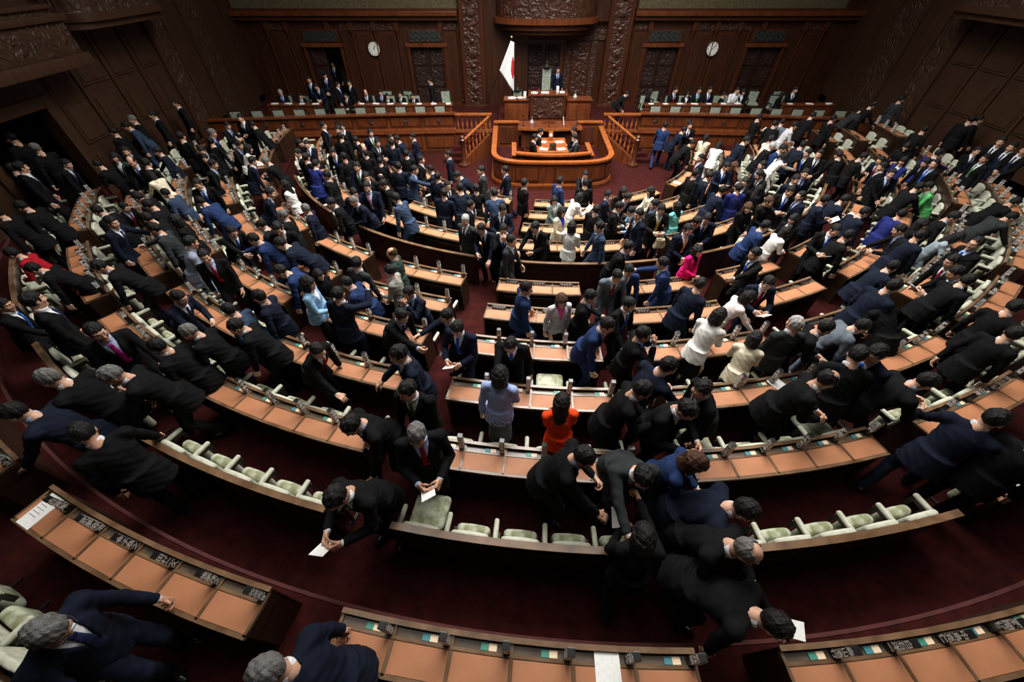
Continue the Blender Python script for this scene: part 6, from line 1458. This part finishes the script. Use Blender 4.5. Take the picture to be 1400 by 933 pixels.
def cloth_mat(key, c):
    if key not in PM:
        m, nt, b = node_mat(key); d = tuple(v * .72 for v in c)
        setc(b, c, .88, 0, .08)
        tc = nt.nodes.new('ShaderNodeTexCoord'); n = nt.nodes.new('ShaderNodeTexNoise'); n.inputs['Scale'].default_value = 9; n.inputs['Detail'].default_value = 3
        nt.links.new(tc.outputs['Object'], n.inputs['Vector'])
        cr = nt.nodes.new('ShaderNodeValToRGB'); cr.color_ramp.elements[0].color = (*d, 1); cr.color_ramp.elements[1].color = (*c, 1); cr.color_ramp.elements[0].position = .35; cr.color_ramp.elements[1].position = .6
        nt.links.new(n.outputs['Fac'], cr.inputs[0]); nt.links.new(cr.outputs[0], b.inputs['Base Color'])
        bp = nt.nodes.new('ShaderNodeBump'); bp.inputs['Strength'].default_value = .35; bp.inputs['Distance'].default_value = .02; nt.links.new(n.outputs['Fac'], bp.inputs['Height']); nt.links.new(bp.outputs[0], b.inputs['Normal'])
        PM[key] = m
    return PM[key]
def build_people():
    rnd = random.Random(11)
    skins = [noise_mat('skin_tone_' + w, c, tuple(v * .86 for v in c), 14, .55, 3) for w, c in (('light', (.60, .345, .235)), ('warm', (.52, .28, .18)), ('pale', (.66, .42, .31)))]
    ew, dk, lip = plain('eye_white', (.55, .54, .52), .3), plain('iris_and_brow', (.012, .009, .008), .5), plain('lips', (.42, .17, .14), .5)
    shoe = plain('polished_black_leather', (.010, .010, .010), .22)
    shirt = cloth_mat('shirt_white', (.74, .75, .78)); shirtb = cloth_mat('shirt_pale_blue', (.42, .50, .72)); pinkb = cloth_mat('blouse_pink', (.72, .10, .30)); blueb = cloth_mat('blouse_blue', (.03, .06, .55))
    hm = {k: noise_mat('hair_' + k, c, tuple(v * .55 for v in c), 30, .55, 4, (1, 1, 1), .6, 110, spec=.25) for k, c in HAIRC.items()}
    grad, nt, b = node_mat('patterned_knit_blue_to_grey'); setc(b, (.3, .36, .5), .85); PM['c1'] = grad
    tc = nt.nodes.new('ShaderNodeTexCoord'); sx = nt.nodes.new('ShaderNodeSeparateXYZ'); nt.links.new(tc.outputs['Object'], sx.inputs[0])
    vo = nt.nodes.new('ShaderNodeTexVoronoi'); vo.inputs['Scale'].default_value = 26; nt.links.new(tc.outputs['Object'], vo.inputs['Vector'])
    ad = nt.nodes.new('ShaderNodeMath'); ad.operation = 'MULTIPLY_ADD'; ad.inputs[1].default_value = .35; nt.links.new(vo.outputs['Distance'], ad.inputs[0]); nt.links.new(sx.outputs['Z'], ad.inputs[2])
    cr = nt.nodes.new('ShaderNodeValToRGB'); e = cr.color_ramp.elements; e[0].position = .98; e[0].color = (.085, .085, .088, 1); e[1].position = 1.32; e[1].color = (.50, .58, .80, 1); k = e.new(1.12); k.color = (.26, .34, .62, 1); nt.links.new(ad.outputs[0], cr.inputs[0]); nt.links.new(cr.outputs[0], b.inputs['Base Color'])
    glass_me = MB()
    for s in (-1, 1):
        glass_me.tube([(s * .033 + .023 * math.cos(t * PI / 8), .104, .010 + .017 * math.sin(t * PI / 8)) for t in range(17)], .0022, dk, 5)
        glass_me.tube([(s * .056, .103, .016), (s * .078, .06, .014), (s * .082, -.005, .010)], .0022, dk, 5)
    glass_me.tube([(-.011, .106, .012), (.011, .106, .012)], .002, dk, 5); glasses = glass_me.mesh('glasses')
    f = Field((-.10, -.02, -.13), (.10, .14, .03), .006); E = np.eye(4); f.ell(E, (0, .050, -.052), (.064, .066, .052), 0); X, Y, Z = f.grid(); f.v = np.maximum(f.v, np.maximum(.02 - Y, Z + .012)).astype(np.float32); P, F = f.mesh(); mask_me = {}
    for c, cc in (('white', (.78, .79, .80)), ('dark', (.05, .055, .07))): mask_me[c] = to_mesh('face_mask', [(P, F, 0)], [cloth_mat('mask_' + c, cc)])
    cap = MB(); cap.lathe([(.098, .045), (.100, .075), (.118, .098), (.115, .115), (.0, .128)], cloth_mat('cap_navy', (.012, .015, .03)), 24, c=(0, -.012, 0)); cap.box(-.06, .06, .075, .135, .048, .056, dk, .004); cap_me = cap.mesh('peaked_cap', True)
    hairs = {}
    sheet = MB(); sheet.box(-.075, .075, -.105, .105, 0, .004, M['white'], .0008); sheet_me = sheet.mesh('paper_sheet')
    lib = {}
    def get(pose, fem, dress, h, var):
        key = (pose, fem, dress, h, var)
        if key not in lib:
            p = dict(POSES[pose]); p['fem'] = fem
            if var:
                r = random.Random(hash((pose, var)) & 0xffff if False else sum(map(ord, pose)) * 7 + var)
                p['hy'] = p.get('hy', 0) + r.uniform(-24, 24); p['lean'] = p.get('lean', 3) + r.uniform(-3, 4); p['twist'] = p.get('twist', 0) + r.uniform(-9, 9); p['side'] = r.uniform(-4, 4)
                if var == 2 and pose not in ('HL',):
                    p['L'], p['R'] = p.get('R', 'down'), p.get('L', 'down')
                for k in 'LR':
                    if p.get(k, 'down') == 'down': p[k] = (.05 + r.uniform(0, .06), .02 + r.uniform(-.06, .10), -.53)
            o = build_person(pose, p, h, dress)
            me = {k: to_mesh({'body': 'person', 'shoeL': 'shoe', 'shoeR': 'shoe'}.get(k, k), v, [skins[0], ew, dk, lip] if k == 'body' else [shirt]) for k, v in o.items() if k not in ('J', 'handL', 'handR')}
            lib[key] = (me, Matrix(o['J']['H'].tolist()), o['handL'], o['handR'])
        return lib[key]
    def part(name, me, root, mat, Mx=None):
        o = bpy.data.objects.new(name, me); COL.objects.link(o); o.parent = root
        if Mx is not None: o.matrix_local = Mx
        if mat is not None: o.material_slots[0].link = 'OBJECT'; o.material_slots[0].material = mat
        return o
    for n, rec in enumerate(PEOPLE):
        x, y, z, face, sc, pose, col, hair, fl, label = rec[:10]; fl = fl.split('.')
        fem = 1 if 'f' in fl else 0; d = math.hypot(x, y, ZCAM - z - 1.2)
        h = .0105 if d < 7.2 else .0135 if d < 11 else .017
        dress = 'dress' if 'e' in fl else 'kimono' if 'k' in fl else 'skirt' if 'd' in fl or 'd4' in fl else None
        var = n % 3 if d > 7.2 else n + 10
        if pose in ('BA', 'BB', 'BC', 'SR', 'HL'): var = 0
        me, H, hl, hr = get(pose, fem, dress, h, var)
        yaw = -math.radians(face)
        root = bpy.data.objects.new('person', me['body']); COL.objects.link(root); root.location = (x, y, z); root.rotation_euler = (0, 0, yaw); root.scale = (sc, sc, sc)
        root.material_slots[0].link = 'OBJECT'; root.material_slots[0].material = skins[n % 3 if n % 3 < 2 or fem else 0]
        tag(root, label, 'person', 'people in the chamber')
        sty = STY[hair[0]]; hc = hm[hair[-1] if len(hair) > 1 and hair != 'cap' else 'k']
        if sty not in hairs: P, F = hair_piece(sty); hairs[sty] = to_mesh('hair', [(P, F, 0)], [hc])
        part('hair', hairs[sty], root, hc, H)
        cm = cloth_mat(col, COLS[col]); black = cloth_mat('k', COLS['k'])
        jn = 'shirt' if col in ('gb', 'wh') else 'jacket'
        part('kimono' if 'k' in fl else jn, me['jacket'], root, cm)
        sm = cm if jn == 'shirt' or 'k' in fl else shirtb if n % 5 == 2 and not fem else shirt
        if (int(x * 100), int(y * 100)) == (0, 0): sm = pinkb
        if 'on' == hair and col == 'G1': sm = pinkb
        if col == 'c' and hair == 'o' and 'd' in fl and y > 8: sm = blueb
        if fem and col in ('pk', 'k', 'G', 'or') and n % 2: sm = black
        part('collar_and_cuffs' if jn == 'shirt' else 'shirt', me['shirt'], root, sm)
        if 'tie' in me and col not in ('gb', 'wh') and not ('k' in fl):
            tk = [q[1:] for q in fl if len(q) == 2 and q[0] == 't' and q[1] in TIES]; tk = tk[0] if tk else rnd.choice('nnrbnbng')
            part('tie', me['tie'], root, cloth_mat('tie_' + tk, TIES[tk]))
        tm = cm if (not fem and col not in ('gb', 'kh', 'gn', 'wh')) or {'d5', 'e', 'k'} & set(fl) or col in ('G', 'gg') else cloth_mat('rd', (.42, .010, .012)) if 'd4' in fl else black
        if 'gb' == col: tm = cm
        part('skirt' if dress else 'trousers', me['trousers'], root, tm)
        for k in 'LR': part('shoe', me['shoe' + k], root, shoe)
        if 'x' in fl: part('glasses', glasses, root, None, H)
        if 'm' in fl: part('face_mask', mask_me['dark' if x < -3 and y < 4 else 'white'], root, None, H)
        if hair == 'cap': part('peaked_cap', cap_me, root, None, H)
        W = Matrix.LocRotScale(Vector((x, y, z)), root.rotation_euler, root.scale)
        if 'p' in fl:
            hp = W @ Vector(hl if pose in ('BC', 'SR') else hr); o = link('paper_sheet', sheet_me, None, (hp.x, hp.y, hp.z)); o.rotation_euler = (math.radians(38), math.radians(8), yaw + .2)
            off = Matrix.Rotation(yaw, 3, 'Z') @ Vector((-.05, .07, .03)); o.location = hp + off
            tag(o, 'white sheet held by person ' + rec[10], 'paper', 'papers held in hand')
        if 'e' in fl: bag_at(W @ Vector(hr) , yaw, (.10, .17, .22), 'pale blue handbag hanging from the arm of the person in the patterned dress')
        if 'c' in fl: bag_at(W @ Vector(hl), yaw, (.50, .42, .26), 'beige tote bag held by the yellow-tied person near the front rows')
        if 'q' in fl: bag_at(W @ Vector(hl), yaw, (.75, .72, .60), 'off-white bag held by the brown-haired person in a black jacket')
        if 'h' in fl: bag_at(W @ Vector(hr), yaw, (.78, .78, .76), 'white bag carried by the silver-grey jacket beside the right government bench')
def bag_at(p, yaw, c, label):
    b = empty('handbag', (p.x, p.y, p.z - .34), yaw); tag(b, label, 'bag')
    m = cloth_mat('bag_%.2f' % c[0], c)
    f = Field((-.17, -.10, -.02), (.17, .10, .30), .011); X, Y, Z = f.grid()
    w = .14 - .05 * Z / .25; dd = .065 - .16 * Z * .2; q = [np.maximum(abs(X) - w + .03, 0), np.maximum(abs(Y) - dd + .03, 0), np.maximum(abs(Z - .12) - .09, 0)]
    f.v = (np.sqrt(q[0] ** 2 + q[1] ** 2 + q[2] ** 2) - .03 + .004 * np.sin(X * 40 + Z * 30)).astype(np.float32); P, F = f.mesh(); child('pouch', to_mesh('pouch', [(P, F, 0)], [m]), b)
    h = MB(); h.tube([(-.07 + .14 * t / 10, 0, .21 + .13 * math.sin(PI * t / 10)) for t in range(11)], .008, m, 6); child('handle', h.mesh('handle', True), b)
# ---------------------------------------------------------------- loose things
def build_extras():
    def paper(x, y, z, rzz, w, h, label, lines=0, blue=False):
        q = MB(); q.box(-w, w, -h, h, 0, .003, M['white'], .0006)
        o = empty('paper_sheet', (x, y, z), rzz); tag(o, label, 'paper', 'papers on the member desks'); child('sheet', q.mesh('sheet'), o)
        for i in range(lines):
            t = MB(); t.box(-w * .8, w * (.1 + .6 * RND.random()), h * (.7 - 1.3 * i / max(lines, 1)), h * (.7 - 1.3 * i / max(lines, 1)) + .006, .003, .0036, M['inkb'] if blue else M['ink']); child('printed_line', t.mesh('printed_line'), o)
    M['ink'] = plain('grey_ink', (.16, .16, .17), .7); M['inkb'] = plain('blue_ink', (.06, .16, .55), .7)
    for ux, ph, rad, zz, rzz, w, h, lab, n in PAPERS: paper(*pol(rad, ph), zz, rzz, w, h, lab, n)
    # lamp recessed under the gallery by the doorway
    l = MB(); x, y, z = -11.62, 9.62, 4.02
    e = empty('gallery_lamp', (x, y, z)); tag(e, 'small lit round lamp under the gallery above the open doorway', 'lamp')
    l.lathe([(.13, -.03), (.13, 0), (.10, .0)], M['walls2'], 20, c=(x, y, z)); l.build('bezel', e)
    M['lampglow'] = plain('lamp_glow', (1, .9, .75), .5); M['lampglow'].node_tree.nodes['Principled BSDF'].inputs['Emission Color'].default_value = (1, .85, .62, 1); M['lampglow'].node_tree.nodes['Principled BSDF'].inputs['Emission Strength'].default_value = 6
    l = MB(); l.lathe([(.095, -.032), (.095, -.02)], M['lampglow'], 20, c=(x, y, z)); l.build('bulb', e)
    # black document case on the rear aisle floor at the far right
    c = empty('document_case', (5.55, .72, .95), .5); tag(c, 'black leather case standing on the rear aisle carpet near the tenth row', 'bag')
    f = Field((-.24, -.12, -.02), (.24, .12, .36), .012); X, Y, Z = f.grid(); q = [np.maximum(abs(X) - .18, 0), np.maximum(abs(Y) - .06, 0), np.maximum(abs(Z - .15) - .12, 0)]; f.v = (np.sqrt(q[0] ** 2 + q[1] ** 2 + q[2] ** 2) - .03).astype(np.float32); P, F = f.mesh()
    child('case_body', to_mesh('case_body', [(P, F, 0)], [M['black']]), c); h = MB(); h.tube([(-.07 + .14 * t / 8, 0, .30 + .06 * math.sin(PI * t / 8)) for t in range(9)], .010, M['black'], 6); child('handle', h.mesh('handle', True), c)
    # dark coat left over a chair in the right bank
    f = Field((-.30, -.25, -.02), (.30, .30, .80), .016); E = np.eye(4); f.ell(E, (0, .02, .34), (.22, .16, .36), 0); f.cone((-.14, .05, .62), (-.20, .16, .18), .07, .06, .05); f.cone((.14, .05, .62), (.19, .18, .25), .07, .06, .05); X, Y, Z = f.grid(); f.v = (f.v + .016 * np.sin(X * 34 + Z * 9) * np.sin(Y * 22 + 1)).astype(np.float32); f.v = np.maximum(f.v, .0 - Z).astype(np.float32); P, F = f.mesh()
    o = link('overcoat', to_mesh('overcoat', [(P, F, 0)], [M['coat']]), None, (*pol(RK['E'] + .33, 50.3), ZF['E']), math.radians(50)); tag(o, 'black overcoat heaped over a chair beside the charcoal-suited bending person', 'coat')
M['coat'] = noise_mat('black_wool', (.007, .007, .008), (.012, .012, .013), 20, .9, 3)
PAPERS = [(0, -23.45, 16.44, 1.964, math.radians(-23), .105, .165, 'white printed sheet at the left end of the tenth-row desk beside the rear left aisle', 6),
 (0, -2.55, 16.40, 1.966, math.radians(-3), .105, .15, 'blank white sheet across the centre tenth-row desk', 0),
 (0, 10.55, 13.37, 1.627, .5, .10, .14, 'white sheet on the eighth-row desk beside the bald person', 0),
 (0, 43.5, 5.73, .818, .9, .09, .12, 'white sheet on the first-row desk, outer right front bank', 0)]

build_shell(); build_seating(); build_rostrum()
build_people()
build_extras()
build_light()
